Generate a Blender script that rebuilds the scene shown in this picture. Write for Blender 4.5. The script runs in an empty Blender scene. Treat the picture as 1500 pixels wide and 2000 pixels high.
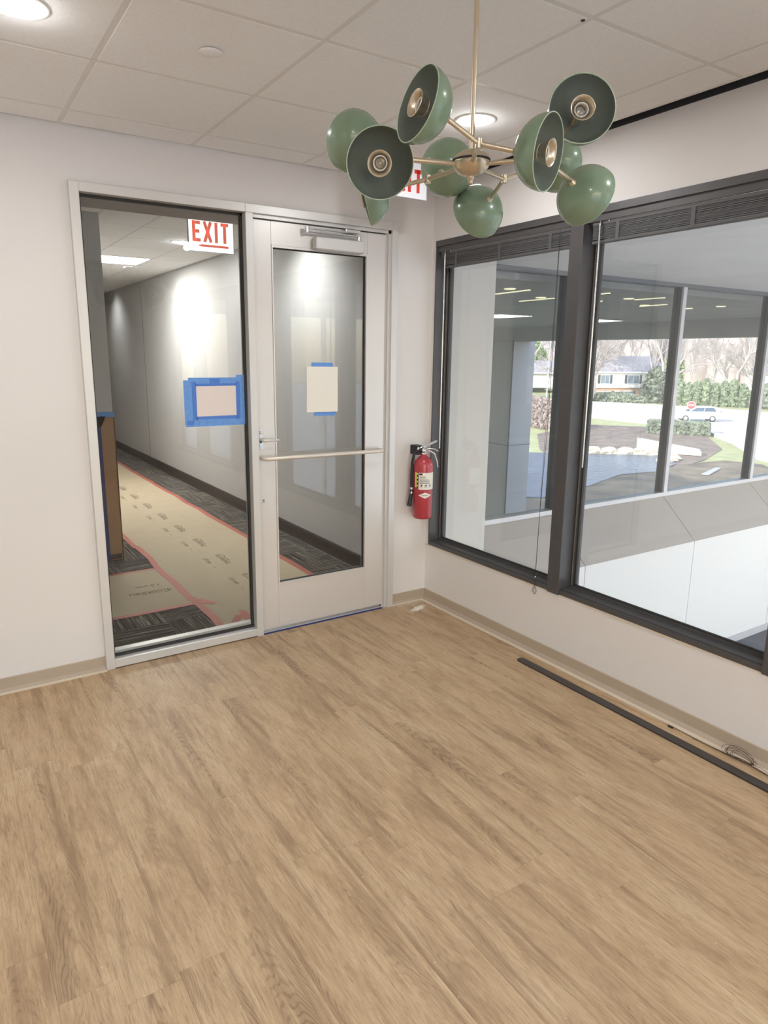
import bpy, math, random
from mathutils import Vector, Matrix
S = bpy.context.scene
COL = S.collection
random.seed(7)

# ---------------------------------------------------------------- camera
F = 1327.214
cam_d = bpy.data.cameras.new('camera')
cam = bpy.data.objects.new('camera', cam_d)
COL.objects.link(cam)
S.camera = cam
R2 = Vector((0.8443901, -0.53566845, 0.00804163))
U2 = Vector((0.10729458, 0.18380005, 0.97709028))
FW = Vector((0.52487449, 0.82418254, -0.21267326))
m = Matrix((R2, U2, -FW)).transposed().to_4x4()
m.translation = Vector((-2.81379, -3.68124, 1.68983))
cam.matrix_world = m
cam_d.sensor_fit = 'VERTICAL'
cam_d.sensor_height = 24.0
cam_d.lens = F / 2000 * 24.0
cam_d.shift_x = (750 - 721.768) / 2000
cam_d.shift_y = (983.710 - 1000) / 2000
cam_d.clip_start = 0.02
cam_d.clip_end = 800

# ---------------------------------------------------------------- world, sun, exposure
W = bpy.data.worlds.new('world')
S.world = W
W.use_nodes = True
wn = W.node_tree
bg = wn.nodes['Background']
sky = wn.nodes.new('ShaderNodeTexSky')
sky.sky_type = 'NISHITA'
sky.sun_disc = False
sky.sun_elevation = math.radians(38)
sky.sun_rotation = math.radians(200)
sky.air_density = 1.0
sky.dust_density = 1.2
wn.links.new(sky.outputs[0], bg.inputs[0])
bg.inputs[1].default_value = 0.82
sun_d = bpy.data.lights.new('sun', 'SUN')
sun_d.energy = 9.5
sun_d.angle = math.radians(0.6)
sun_d.color = (1.0, 0.975, 0.94)
sun = bpy.data.objects.new('sun', sun_d)
COL.objects.link(sun)
sun.rotation_euler = Vector((0.90, -0.04, -0.42)).to_track_quat('-Z', 'Y').to_euler()
S.view_settings.view_transform = 'Standard'
S.view_settings.look = 'None'
S.view_settings.gamma = 1.0
S.view_settings.use_curve_mapping = False
S.view_settings.exposure = -0.20
S.cycles.use_denoising = True
S.cycles.max_bounces = 10
S.cycles.diffuse_bounces = 5
S.cycles.transparent_max_bounces = 24
S.cycles.sample_clamp_indirect = 6.0
S.cycles.caustics_reflective = False
S.cycles.caustics_refractive = False

# light strengths (lamps are built further down)
ROOM_W = 9.0       # each room downlight
CORR_W = 75.0       # corridor troffer
WASH_W = 54.0       # corridor wall washers
ATRIUM_FILL_W = 440.0    # unseen panels added to brighten the atrium

# ---------------------------------------------------------------- materials
def srgb(r, g, b):
    def f(c):
        c /= 255.0
        return c / 12.92 if c <= 0.04045 else ((c + 0.055) / 1.055) ** 2.4
    return (f(r), f(g), f(b), 1.0)

MATS = {}
def mat(name, col, rough=0.6, metal=0.0, noise=0.0, nscale=30.0, bump=0.0, bscale=80.0, emit=None, estr=0.0, spec=0.5, coat=0.0):
    if name in MATS:
        return MATS[name]
    M = bpy.data.materials.new(name)
    M.use_nodes = True
    nt = M.node_tree
    b = nt.nodes['Principled BSDF']
    b.inputs['Base Color'].default_value = col
    b.inputs['Roughness'].default_value = rough
    b.inputs['Metallic'].default_value = metal
    b.inputs['Specular IOR Level'].default_value = spec
    b.inputs['Coat Weight'].default_value = coat
    tc = None
    if noise or bump:
        tc = nt.nodes.new('ShaderNodeTexCoord')
    if noise:
        n = nt.nodes.new('ShaderNodeTexNoise')
        n.inputs['Scale'].default_value = nscale
        n.inputs['Detail'].default_value = 4
        nt.links.new(tc.outputs['Object'], n.inputs['Vector'])
        r = nt.nodes.new('ShaderNodeValToRGB')
        r.color_ramp.elements[0].position = 0.3
        r.color_ramp.elements[1].position = 0.7
        r.color_ramp.elements[0].color = tuple(c * (1 - noise) for c in col[:3]) + (1,)
        r.color_ramp.elements[1].color = tuple(min(1, c * (1 + noise)) for c in col[:3]) + (1,)
        nt.links.new(n.outputs['Fac'], r.inputs[0])
        nt.links.new(r.outputs[0], b.inputs['Base Color'])
    if bump:
        n2 = nt.nodes.new('ShaderNodeTexNoise')
        n2.inputs['Scale'].default_value = bscale
        n2.inputs['Detail'].default_value = 3
        nt.links.new(tc.outputs['Object'], n2.inputs['Vector'])
        bp = nt.nodes.new('ShaderNodeBump')
        bp.inputs['Strength'].default_value = bump
        bp.inputs['Distance'].default_value = 0.002
        nt.links.new(n2.outputs['Fac'], bp.inputs['Height'])
        nt.links.new(bp.outputs[0], b.inputs['Normal'])
    if emit is not None:
        b.inputs['Emission Color'].default_value = emit
        b.inputs['Emission Strength'].default_value = estr
    MATS[name] = M
    return M

def glass_mat(name, tint, ior=1.5, haze=0.0):
    M = bpy.data.materials.new(name)
    M.use_nodes = True
    nt = M.node_tree
    nt.nodes.remove(nt.nodes['Principled BSDF'])
    out = nt.nodes['Material Output']
    tr = nt.nodes.new('ShaderNodeBsdfTransparent')
    tr.inputs[0].default_value = tint
    gl = nt.nodes.new('ShaderNodeBsdfGlossy')
    gl.inputs['Roughness'].default_value = 0.0
    fr = nt.nodes.new('ShaderNodeFresnel')
    geo = nt.nodes.new('ShaderNodeNewGeometry')
    mr = nt.nodes.new('ShaderNodeMapRange')     # same reflectance from either side of the sheet
    mr.inputs[3].default_value = ior
    mr.inputs[4].default_value = 1.0 / ior
    nt.links.new(geo.outputs['Backfacing'], mr.inputs[0])
    nt.links.new(mr.outputs[0], fr.inputs[0])
    mx = nt.nodes.new('ShaderNodeMixShader')
    nt.links.new(fr.outputs[0], mx.inputs[0])
    nt.links.new(tr.outputs[0], mx.inputs[1])
    nt.links.new(gl.outputs[0], mx.inputs[2])
    last = mx
    if haze:
        df = nt.nodes.new('ShaderNodeBsdfDiffuse')
        df.inputs[0].default_value = (0.8, 0.8, 0.8, 1)
        m2 = nt.nodes.new('ShaderNodeMixShader')
        m2.inputs[0].default_value = haze
        nt.links.new(mx.outputs[0], m2.inputs[1])
        nt.links.new(df.outputs[0], m2.inputs[2])
        last = m2
    nt.links.new(last.outputs[0], out.inputs[0])
    return M

M_wall = mat('wall_paint', srgb(225, 221, 217), 0.55, bump=0.12, bscale=220)
M_tile = mat('ceiling_tile', srgb(243, 242, 240), 0.85, noise=0.03, nscale=120, bump=0.35, bscale=260)
M_tee = mat('ceiling_tee', srgb(228, 225, 220), 0.5)
M_slab = mat('slab_dark', srgb(70, 68, 66), 0.9)
M_black = mat('black_track', srgb(52, 52, 58), 0.6)
M_base = mat('vinyl_base', srgb(176, 160, 140), 0.5, noise=0.02, nscale=8)
M_toe = mat('vinyl_toe', srgb(214, 200, 180), 0.5)
M_alu = mat('anodised_aluminium', srgb(216, 214, 210), 0.38, 0.3)
M_alu2 = mat('anodised_aluminium_door', srgb(222, 218, 213), 0.36, 0.3)
M_gask = mat('dark_gasket', srgb(48, 45, 42), 0.6)
M_bronze = mat('dark_bronze_frame', srgb(86, 84, 84), 0.42, 0.25, noise=0.05, nscale=12)
M_blind = mat('dark_blind', srgb(92, 91, 92), 0.5, 0.15)
M_chrome = mat('bright_metal', srgb(215, 214, 212), 0.22, 0.9)
M_whitebar = mat('bar_satin', srgb(226, 216, 204), 0.35, 0.35)
M_brass = mat('satin_brass', srgb(212, 198, 174), 0.30, 0.85)
M_green = mat('green_enamel', srgb(124, 146, 122), 0.27, 0.0, noise=0.06, nscale=14, coat=0.35)
M_green_in = mat('green_enamel_inner', srgb(116, 124, 116), 0.42, 0.0, noise=0.04, nscale=14)
M_rim_hl = mat('rim_highlight', srgb(176, 196, 172), 0.4)  # rim highlight put into the colour
M_porc = mat('porcelain', srgb(232, 226, 216), 0.35)
M_red = mat('red_paint', srgb(178, 58, 68), 0.28, coat=0.4)
M_white = mat('white_plastic', srgb(235, 233, 228), 0.5)
M_rubber = mat('black_rubber', srgb(38, 38, 40), 0.5)
M_yellow = mat('label_yellow', srgb(232, 214, 92), 0.5)
M_label = mat('label_white', srgb(238, 232, 220), 0.5)
M_ink = mat('ink_black', srgb(34, 32, 30), 0.6)
M_exit_panel = mat('exit_panel_room', srgb(232, 232, 236), 0.35, emit=srgb(238, 240, 248), estr=0.35)
M_exit_red = mat('exit_red_room', srgb(214, 70, 62), 0.5, emit=srgb(220, 70, 60), estr=0.22)
M_exit_panel2 = mat('exit_panel_lit', srgb(240, 240, 240), 0.35, emit=(1, 1, 1, 1), estr=1.5)
M_exit_red2 = mat('exit_red_lit', srgb(226, 110, 90), 0.5, emit=srgb(240, 124, 100), estr=0.85)
M_paper = mat('white_paper', srgb(226, 214, 208), 0.8)
M_paper2 = mat('cream_paper', srgb(236, 232, 222), 0.8)
M_btape = mat('blue_tape', srgb(104, 152, 218), 0.7, noise=0.08, nscale=40)
M_btape2 = mat('blue_tape_overlap', srgb(78, 124, 204), 0.7)
M_dbtape = mat('blue_tape_dark', srgb(50, 62, 122), 0.7)  # tape of a darker blue
M_rtape = mat('red_tape', srgb(180, 98, 84), 0.55, noise=0.08, nscale=25)
M_kraft = mat('kraft_board', srgb(186, 171, 146), 0.8, noise=0.03, nscale=6)
M_card = mat('brown_cardboard', srgb(168, 132, 100), 0.85, noise=0.05, nscale=10)
M_dbase = mat('dark_corridor_base', srgb(62, 52, 50), 0.5)
M_print = mat('print_grey', srgb(62, 58, 50), 0.8)
M_lens = mat('lamp_lens', (1, 1, 1, 1), 0.4, emit=(1.0, 0.97, 0.93, 1), estr=14.0)
M_lens2 = mat('troffer_lens', (1, 1, 1, 1), 0.4, emit=(1.0, 0.98, 0.95, 1), estr=7.0)
M_fill_lens = mat('atrium_fill_lens', (1, 1, 1, 1), 0.4, emit=(1.0, 0.99, 0.97, 1), estr=5.0)
M_refl_glow = mat('reflection_glow', (1, 0.9, 0.6, 1), 0.4, emit=(1.0, 0.93, 0.62, 1), estr=1.3)  # glow standing in for reflected indoor ceiling lights
M_corrwall = mat('corridor_paint', srgb(196, 195, 194), 0.6, bump=0.1, bscale=200)
M_atw = mat('atrium_white', srgb(232, 232, 232), 0.6)
M_atg = mat('atrium_grey', srgb(186, 180, 175), 0.6)
M_ats = mat('atrium_strip', srgb(214, 211, 204), 0.6)
M_atc = mat('atrium_ceiling', srgb(232, 230, 230), 0.85, noise=0.04, nscale=1.5)
M_atfloor = mat('atrium_carpet', srgb(96, 100, 108), 0.9, noise=0.12, nscale=60)
M_mull = mat('grey_mullion', srgb(214, 214, 218), 0.45, 0.2)
M_mull_d = mat('grey_mullion_dark', srgb(120, 122, 128), 0.5, 0.1)
M_soffit = mat('dark_soffit', srgb(178, 176, 176), 0.8, noise=0.06, nscale=1.2)
M_conc = mat('painted_column', srgb(172, 168, 170), 0.7, noise=0.03, nscale=3)
M_glass = glass_mat('clear_glass', (0.90, 0.91, 0.90, 1), 1.5, 0.0)
M_glass_w = glass_mat('window_glass', (0.95, 0.955, 0.955, 1), 1.5, 0.012)
M_glass_a = glass_mat('atrium_glass', (0.93, 0.94, 0.94, 1), 1.45, 0.012)

def plank_material():
    M = bpy.data.materials.new('oak_vinyl')
    M.use_nodes = True
    nt = M.node_tree
    N, L = nt.nodes.new, nt.links.new
    b = nt.nodes['Principled BSDF']
    tc = N('ShaderNodeTexCoord')
    oi = N('ShaderNodeObjectInfo')
    off = N('ShaderNodeVectorMath'); off.operation = 'SCALE'
    comb = N('ShaderNodeCombineXYZ')
    mu = N('ShaderNodeMath'); mu.operation = 'MULTIPLY'; mu.inputs[1].default_value = 57.3
    mu2 = N('ShaderNodeMath'); mu2.operation = 'MULTIPLY'; mu2.inputs[1].default_value = 91.7
    L(oi.outputs['Random'], mu.inputs[0]); L(oi.outputs['Random'], mu2.inputs[0])
    L(mu.outputs[0], comb.inputs[0]); L(mu2.outputs[0], comb.inputs[1]); L(oi.outputs['Random'], comb.inputs[2])
    add = N('ShaderNodeVectorMath'); add.operation = 'ADD'
    L(tc.outputs['Object'], add.inputs[0]); L(comb.outputs[0], add.inputs[1])
    def scaled(sx, sy):
        v = N('ShaderNodeVectorMath'); v.operation = 'MULTIPLY'
        v.inputs[1].default_value = (sx, sy, 1)
        L(add.outputs[0], v.inputs[0])
        return v
    def noise(vec, detail=5, rough=0.6, dist=0.0):
        n = N('ShaderNodeTexNoise'); n.inputs['Scale'].default_value = 1
        n.inputs['Detail'].default_value = detail; n.inputs['Roughness'].default_value = rough
        n.inputs['Distortion'].default_value = dist
        L(vec.outputs[0], n.inputs['Vector'])
        return n
    def ramp(src, stops):
        r = N('ShaderNodeValToRGB')
        while len(r.color_ramp.elements) < len(stops):
            r.color_ramp.elements.new(0.5)
        for e, (p, c) in zip(r.color_ramp.elements, stops):
            e.position = p; e.color = c
        L(src, r.inputs[0])
        return r
    gp = N('ShaderNodeNewGeometry')
    gv = N('ShaderNodeVectorMath'); gv.operation = 'MULTIPLY'; gv.inputs[1].default_value = (9, 2.2, 1)
    L(gp.outputs['Position'], gv.inputs[0])
    go = N('ShaderNodeVectorMath'); go.operation = 'SCALE'; go.inputs[3].default_value = 0.008
    L(comb.outputs[0], go.inputs[0])
    ga = N('ShaderNodeVectorMath'); ga.operation = 'ADD'
    L(gv.outputs[0], ga.inputs[0]); L(go.outputs[0], ga.inputs[1])
    blot = noise(ga, 6, 0.66, 0.5)
    base = ramp(blot.outputs['Fac'], [(0.34, srgb(178, 150, 117)), (0.50, srgb(199, 171, 135)), (0.66, srgb(211, 185, 149))])
    # wide dark cathedral zones
    zone = noise(scaled(17, 1.1), 4, 0.6, 0.5)
    zr = ramp(zone.outputs['Fac'], [(0.525, (0, 0, 0, 1)), (0.70, (1, 1, 1, 1))])
    # growth rings: long V-shaped cathedral figure
    rn = noise(scaled(9, 1.6), 3, 0.55, 0.0)
    sx = N('ShaderNodeSeparateXYZ'); L(add.outputs[0], sx.inputs[0])
    sl = N('ShaderNodeSeparateXYZ'); L(tc.outputs['Object'], sl.inputs[0])
    cx_ = N('ShaderNodeMath'); cx_.operation = 'SUBTRACT'; cx_.inputs[1].default_value = 0.07; L(sl.outputs[0], cx_.inputs[0])
    sq = N('ShaderNodeMath'); sq.operation = 'POWER'; sq.inputs[1].default_value = 2.0; L(cx_.outputs[0], sq.inputs[0])
    sqm = N('ShaderNodeMath'); sqm.operation = 'MULTIPLY'; sqm.inputs[1].default_value = 9000; L(sq.outputs[0], sqm.inputs[0])
    rm = N('ShaderNodeMath'); rm.operation = 'MULTIPLY_ADD'; rm.inputs[1].default_value = 75; L(rn.outputs['Fac'], rm.inputs[0]); L(sqm.outputs[0], rm.inputs[2])
    ry = N('ShaderNodeMath'); ry.operation = 'MULTIPLY_ADD'; ry.inputs[1].default_value = 120; L(sx.outputs[1], ry.inputs[0]); L(rm.outputs[0], ry.inputs[2])
    rs = N('ShaderNodeMath'); rs.operation = 'SINE'; L(ry.outputs[0], rs.inputs[0])
    rr = ramp(rs.outputs[0], [(0.15, (0, 0, 0, 1)), (1.0, (1, 1, 1, 1))])
    fib = noise(scaled(170, 9), 5, 0.78, 0.5)
    fr = ramp(fib.outputs['Fac'], [(0.42, (0, 0, 0, 1)), (0.60, (1, 1, 1, 1))])
    pore = noise(scaled(330, 16), 2, 0.6, 0.0)
    pr = ramp(pore.outputs['Fac'], [(0.60, (0, 0, 0, 1)), (0.70, (1, 1, 1, 1))])
    def mixc(fac_src, fac_mul, a, bcol):
        mx = N('ShaderNodeMix'); mx.data_type = 'RGBA'
        mm = N('ShaderNodeMath'); mm.operation = 'MULTIPLY'; mm.inputs[1].default_value = fac_mul
        L(fac_src, mm.inputs[0]); L(mm.outputs[0], mx.inputs[0])
        L(a, mx.inputs[6]); mx.inputs[7].default_value = bcol
        return mx
    z1 = mixc(zr.outputs[0], 0.56, base.outputs[0], srgb(138, 110, 84))
    ringf = N('ShaderNodeMath'); ringf.operation = 'MULTIPLY'
    L(rr.outputs[0], ringf.inputs[0]); L(zr.outputs[0], ringf.inputs[1])
    sm = noise(scaled(26, 5.5), 4, 0.7, 0.8)
    smr = ramp(sm.outputs['Fac'], [(0.50, (0, 0, 0, 1)), (0.74, (1, 1, 1, 1))])
    z1 = mixc(smr.outputs[0], 0.38, z1.outputs[2], srgb(132, 108, 84))
    z2 = mixc(ringf.outputs[0], 0.64, z1.outputs[2], srgb(104, 80, 60))
    z3 = mixc(fr.outputs[0], 0.36, z2.outputs[2], srgb(150, 118, 84))
    z4 = mixc(pr.outputs[0], 0.48, z3.outputs[2], srgb(116, 88, 62))
    # plank-to-plank tone
    hs = N('ShaderNodeHueSaturation')
    tone = N('ShaderNodeMapRange'); tone.inputs[3].default_value = 0.975; tone.inputs[4].default_value = 1.025
    L(oi.outputs['Random'], tone.inputs[0]); L(tone.outputs[0], hs.inputs['Value'])
    L(z4.outputs[2], hs.inputs['Color'])
    L(hs.outputs[0], b.inputs['Base Color'])
    b.inputs['Roughness'].default_value = 0.46
    b.inputs['Specular IOR Level'].default_value = 0.4
    bp = N('ShaderNodeBump'); bp.inputs['Strength'].default_value = 0.12; bp.inputs['Distance'].default_value = 0.001
    L(fib.outputs['Fac'], bp.inputs['Height']); L(bp.outputs[0], b.inputs['Normal'])
    return M
M_plank = plank_material()
M_subfloor = mat('subfloor', srgb(84, 62, 42), 0.9)

def carpet_material():
    M = bpy.data.materials.new('striped_carpet')
    M.use_nodes = True
    nt = M.node_tree
    N, L = nt.nodes.new, nt.links.new
    b = nt.nodes['Principled BSDF']
    tc = N('ShaderNodeTexCoord'); oi = N('ShaderNodeObjectInfo')
    mu = N('ShaderNodeMath'); mu.operation = 'MULTIPLY'; mu.inputs[1].default_value = 40
    L(oi.outputs['Random'], mu.inputs[0])
    cb = N('ShaderNodeCombineXYZ'); L(mu.outputs[0], cb.inputs[0]); L(mu.outputs[0], cb.inputs[1])
    add = N('ShaderNodeVectorMath'); add.operation = 'ADD'
    L(tc.outputs['Object'], add.inputs[0]); L(cb.outputs[0], add.inputs[1])
    v = N('ShaderNodeVectorMath'); v.operation = 'MULTIPLY'; v.inputs[1].default_value = (75, 1.2, 1)
    L(add.outputs[0], v.inputs[0])
    n = N('ShaderNodeTexNoise'); n.inputs['Scale'].default_value = 1; n.inputs['Detail'].default_value = 2
    L(v.outputs[0], n.inputs['Vector'])
    r = N('ShaderNodeValToRGB')
    stops = [(0.36, srgb(52, 50, 50)), (0.46, srgb(96, 93, 90)), (0.56, srgb(88, 86, 84)), (0.60, srgb(168, 160, 148)), (0.66, srgb(80, 78, 76))]
    while len(r.color_ramp.elements) < len(stops):
        r.color_ramp.elements.new(0.5)
    for e, (p, c) in zip(r.color_ramp.elements, stops):
        e.position = p; e.color = c
    L(n.outputs['Fac'], r.inputs[0])
    v2 = N('ShaderNodeTexNoise'); v2.inputs['Scale'].default_value = 260
    L(tc.outputs['Object'], v2.inputs['Vector'])
    mx = N('ShaderNodeMix'); mx.data_type = 'RGBA'; mx.blend_type = 'MULTIPLY'; mx.inputs[0].default_value = 0.5
    L(r.outputs[0], mx.inputs[6])
    r2 = N('ShaderNodeValToRGB'); r2.color_ramp.elements[0].color = (0.55, 0.55, 0.55, 1); r2.color_ramp.elements[0].position = 0.35; r2.color_ramp.elements[1].position = 0.65
    L(v2.outputs['Fac'], r2.inputs[0]); L(r2.outputs[0], mx.inputs[7])
    L(mx.outputs[2], b.inputs['Base Color'])
    b.inputs['Roughness'].default_value = 0.95
    b.inputs['Specular IOR Level'].default_value = 0.1
    return M
M_carpet = carpet_material()

# ---------------------------------------------------------------- geometry helpers
class MB:
    def __init__(s):
        s.v = []; s.f = []; s.m = []; s.smooth = []
    def add(s, verts, faces, mi=0, sm=False):
        o = len(s.v)
        s.v += [tuple(v) for v in verts]
        for f in faces:
            s.f.append(tuple(i + o for i in f)); s.m.append(mi); s.smooth.append(sm)
    def box(s, x0, x1, y0, y1, z0, z1, mi=0, rot=None, org=None):
        vs = [Vector((x, y, z)) for z in (z0, z1) for y in (y0, y1) for x in (x0, x1)]
        if rot is not None:
            o = Vector(org or (0, 0, 0))
            vs = [rot @ (v - o) + o for v in vs]
        s.add(vs, [(0, 2, 3, 1), (4, 5, 7, 6), (0, 1, 5, 4), (2, 6, 7, 3), (0, 4, 6, 2), (1, 3, 7, 5)], mi)
        return s
    def bbox(s, x0, x1, y0, y1, z0, z1, c=0.003, mi=0):
        # box with chamfered edges
        xs = (x0, x0 + c, x1 - c, x1); ys = (y0, y0 + c, y1 - c, y1); zs = (z0, z0 + c, z1 - c, z1)
        pts = []; idx = {}
        def P(i, j, k):
            key = (i, j, k)
            if key not in idx:
                idx[key] = len(pts); pts.append((xs[i], ys[j], zs[k]))
            return idx[key]
        fs = []
        for a, b_ in ((1, 2),):
            fs += [(P(0, 1, 1), P(0, 1, 2), P(0, 2, 2), P(0, 2, 1)), (P(3, 1, 1), P(3, 2, 1), P(3, 2, 2), P(3, 1, 2)),
                   (P(1, 0, 1), P(2, 0, 1), P(2, 0, 2), P(1, 0, 2)), (P(1, 3, 1), P(1, 3, 2), P(2, 3, 2), P(2, 3, 1)),
                   (P(1, 1, 0), P(1, 2, 0), P(2, 2, 0), P(2, 1, 0)), (P(1, 1, 3), P(2, 1, 3), P(2, 2, 3), P(1, 2, 3))]
        e = lambda t: 1 if t == 0 else 2
        for i in (0, 3):
            for j in (0, 3):
                fs.append((P(i, e(j), 1), P(i, e(j), 2), P(e(i), j, 2), P(e(i), j, 1)))
            for k in (0, 3):
                fs.append((P(i, 1, e(k)), P(i, 2, e(k)), P(e(i), 2, k), P(e(i), 1, k)))
        for j in (0, 3):
            for k in (0, 3):
                fs.append((P(1, j, e(k)), P(2, j, e(k)), P(2, e(j), k), P(1, e(j), k)))
        for i in (0, 3):
            for j in (0, 3):
                for k in (0, 3):
                    fs.append((P(i, e(j), e(k)), P(e(i), j, e(k)), P(e(i), e(j), k)))
        s.add(pts, fs, mi)
        return s
    def tube(s, pts, r, n=10, mi=0, cap=True, sm=True):
        pts = [Vector(p) for p in pts]
        rs = r if isinstance(r, (list, tuple)) else [r] * len(pts)
        rings = []
        prev = None
        for i, p in enumerate(pts):
            if i == 0: d = pts[1] - p
            elif i == len(pts) - 1: d = p - pts[i - 1]
            else: d = (pts[i + 1] - p).normalized() + (p - pts[i - 1]).normalized()
            d.normalize()
            if prev is None:
                a = d.orthogonal().normalized()
            else:
                a = (prev - d * prev.dot(d))
                a = a.normalized() if a.length > 1e-6 else d.orthogonal().normalized()
            prev = a
            b = d.cross(a)
            rings.append([p + (a * math.cos(2 * math.pi * k / n) + b * math.sin(2 * math.pi * k / n)) * rs[i] for k in range(n)])
        vs = [v for ring in rings for v in ring]
        fs = []
        for i in range(len(rings) - 1):
            for k in range(n):
                fs.append((i * n + k, i * n + (k + 1) % n, (i + 1) * n + (k + 1) % n, (i + 1) * n + k))
        s.add(vs, fs, mi, sm)
        if cap:
            s.add(rings[0], [tuple(reversed(range(n)))], mi)
            s.add(rings[-1], [tuple(range(n))], mi)
        return s
    def lathe(s, prof, n=32, mi=0, M=None, sm=True):
        vs = []
        for (r, z) in prof:
            for k in range(n):
                a = 2 * math.pi * k / n
                vs.append(Vector((r * math.cos(a), r * math.sin(a), z)))
        if M is not None:
            vs = [M @ v for v in vs]
        fs = []
        for i in range(len(prof) - 1):
            for k in range(n):
                fs.append((i * n + k, i * n + (k + 1) % n, (i + 1) * n + (k + 1) % n, (i + 1) * n + k))
        s.add(vs, fs, mi, sm)
        return s
    def prism(s, poly, z0, z1, mi=0):
        n = len(poly)
        vs = [(x, y, z0) for x, y in poly] + [(x, y, z1) for x, y in poly]
        fs = [tuple(reversed(range(n))), tuple(range(n, 2 * n))] + [(i, (i + 1) % n, n + (i + 1) % n, n + i) for i in range(n)]
        s.add(vs, fs, mi)
        return s
    def mesh(s, name, mats):
        me = bpy.data.meshes.new(name)
        me.from_pydata(s.v, [], s.f)
        for M in mats:
            me.materials.append(M)
        for p, mi, sm in zip(me.polygons, s.m, s.smooth):
            p.material_index = mi; p.use_smooth = sm
        me.update()
        return me
    def obj(s, name, mats, parent=None, loc=None):
        if not isinstance(mats, (list, tuple)):
            mats = [mats]
        return link(name, s.mesh(name, mats), parent, loc)

def link(name, me, parent=None, loc=None, rot=None):
    o = bpy.data.objects.new(name, me)
    COL.objects.link(o)
    if parent is not None:
        o.parent = parent
    if loc is not None:
        o.location = loc
    if rot is not None:
        o.rotation_euler = rot
    return o

def tag(o, label, cat, group=None, kind=None):
    o['label'] = label
    o['category'] = cat
    if group: o['group'] = group
    if kind: o['kind'] = kind
    return o

def struct(o):
    o['kind'] = 'structure'
    return o

def thing(name, label, cat, loc=(0, 0, 0), rz=0.0, group=None):
    o = link(name, None, None, loc, (0, 0, rz))
    return tag(o, label, cat, group)

def children(o):
    return [c for c in bpy.data.objects if c.parent == o]

def copy_tree(o, loc=None, rz=None, parent=None):
    c = o.copy(); COL.objects.link(c); c.parent = parent
    if loc is not None: c.location = loc
    if rz is not None: c.rotation_euler = (0, 0, rz)
    for ch in children(o):
        copy_tree(ch, None, None, c)
    return c

def text_mesh(body, size, mat_, name='lettering', extr=0.0004, align='CENTER', sx=1.0):
    cu = bpy.data.curves.new(name, 'FONT')
    cu.body = body; cu.size = size; cu.extrude = extr
    cu.align_x = align; cu.align_y = 'CENTER'
    cu.resolution_u = 2
    cu.space_character = 1.0
    t = bpy.data.objects.new('tmp_text', cu)
    COL.objects.link(t)
    dg = bpy.context.evaluated_depsgraph_get()
    me = bpy.data.meshes.new_from_object(t.evaluated_get(dg))
    bpy.data.objects.remove(t)
    bpy.data.curves.remove(cu)
    me.name = name
    me.materials.clear(); me.materials.append(mat_)
    if sx != 1.0:
        for v in me.vertices: v.co.x *= sx
    return me

CZ = 2.7306      # ceiling height
# frame opening in the back wall
FX0, FX1, FH = -2.175, -0.2917, 2.485
# window opening in the right wall
WY0, WZ0, WZ1 = -0.034, 0.405, 2.406
ROOM_X, ROOM_Y = -4.7, -6.7

# ---------------------------------------------------------------- room shell
b = MB().box(ROOM_X, FX0, 0, 0.12, 0, 2.95).box(FX1, 0.0, 0, 0.12, 0, 2.95).box(FX0, FX1, 0, 0.12, FH, 2.95)
struct(b.obj('wall_back', M_wall))
b = MB().box(0, 0.13, -6.9, 0.12, -0.0, WZ0).box(0, 0.13, -6.9, 0.12, WZ1, 2.735).box(0, 0.13, WY0, 0.12, WZ0, WZ1).box(0, 0.13, -6.9, -5.73, WZ0, WZ1)
b.box(0.002, 0.13, -6.9, 0.12, 2.735, 2.95)
struct(b.obj('wall_right', M_wall))
struct(MB().box(ROOM_X - 0.12, ROOM_X, ROOM_Y, 0.12, 0, 2.95).obj('wall_left', M_wall))
struct(MB().box(ROOM_X, 0, ROOM_Y - 0.12, ROOM_Y, 0, 0.10).box(ROOM_X, 0, ROOM_Y - 0.12, ROOM_Y, 2.62, 2.95).box(ROOM_X, -4.55, ROOM_Y - 0.12, ROOM_Y, 0.10, 2.62).box(-1.15, 0, ROOM_Y - 0.12, ROOM_Y, 0.10, 2.62).obj('wall_front', M_wall))
wfr = struct(link('window_8', None, None))  # unseen glazing, made this large to brighten the ceiling with daylight
for k in range(4):
    xa = -4.55 + k * 3.40 / 3
    MB().box(max(xa - 0.04, -4.55), min(xa + 0.04, -1.15), ROOM_Y - 0.1, ROOM_Y - 0.02, 0.10, 2.62).obj('frame_mullion', M_mull, wfr)
MB().box(-4.55, -1.15, ROOM_Y - 0.1, ROOM_Y - 0.0, 0.10, 0.14).box(-4.55, -1.15, ROOM_Y - 0.1, ROOM_Y - 0.0, 2.58, 2.62).obj('frame', M_mull, wfr)
MB().box(-4.55, -1.15, ROOM_Y - 0.06, ROOM_Y - 0.054, 0.14, 2.58).obj('pane', M_glass_w, wfr)

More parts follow.
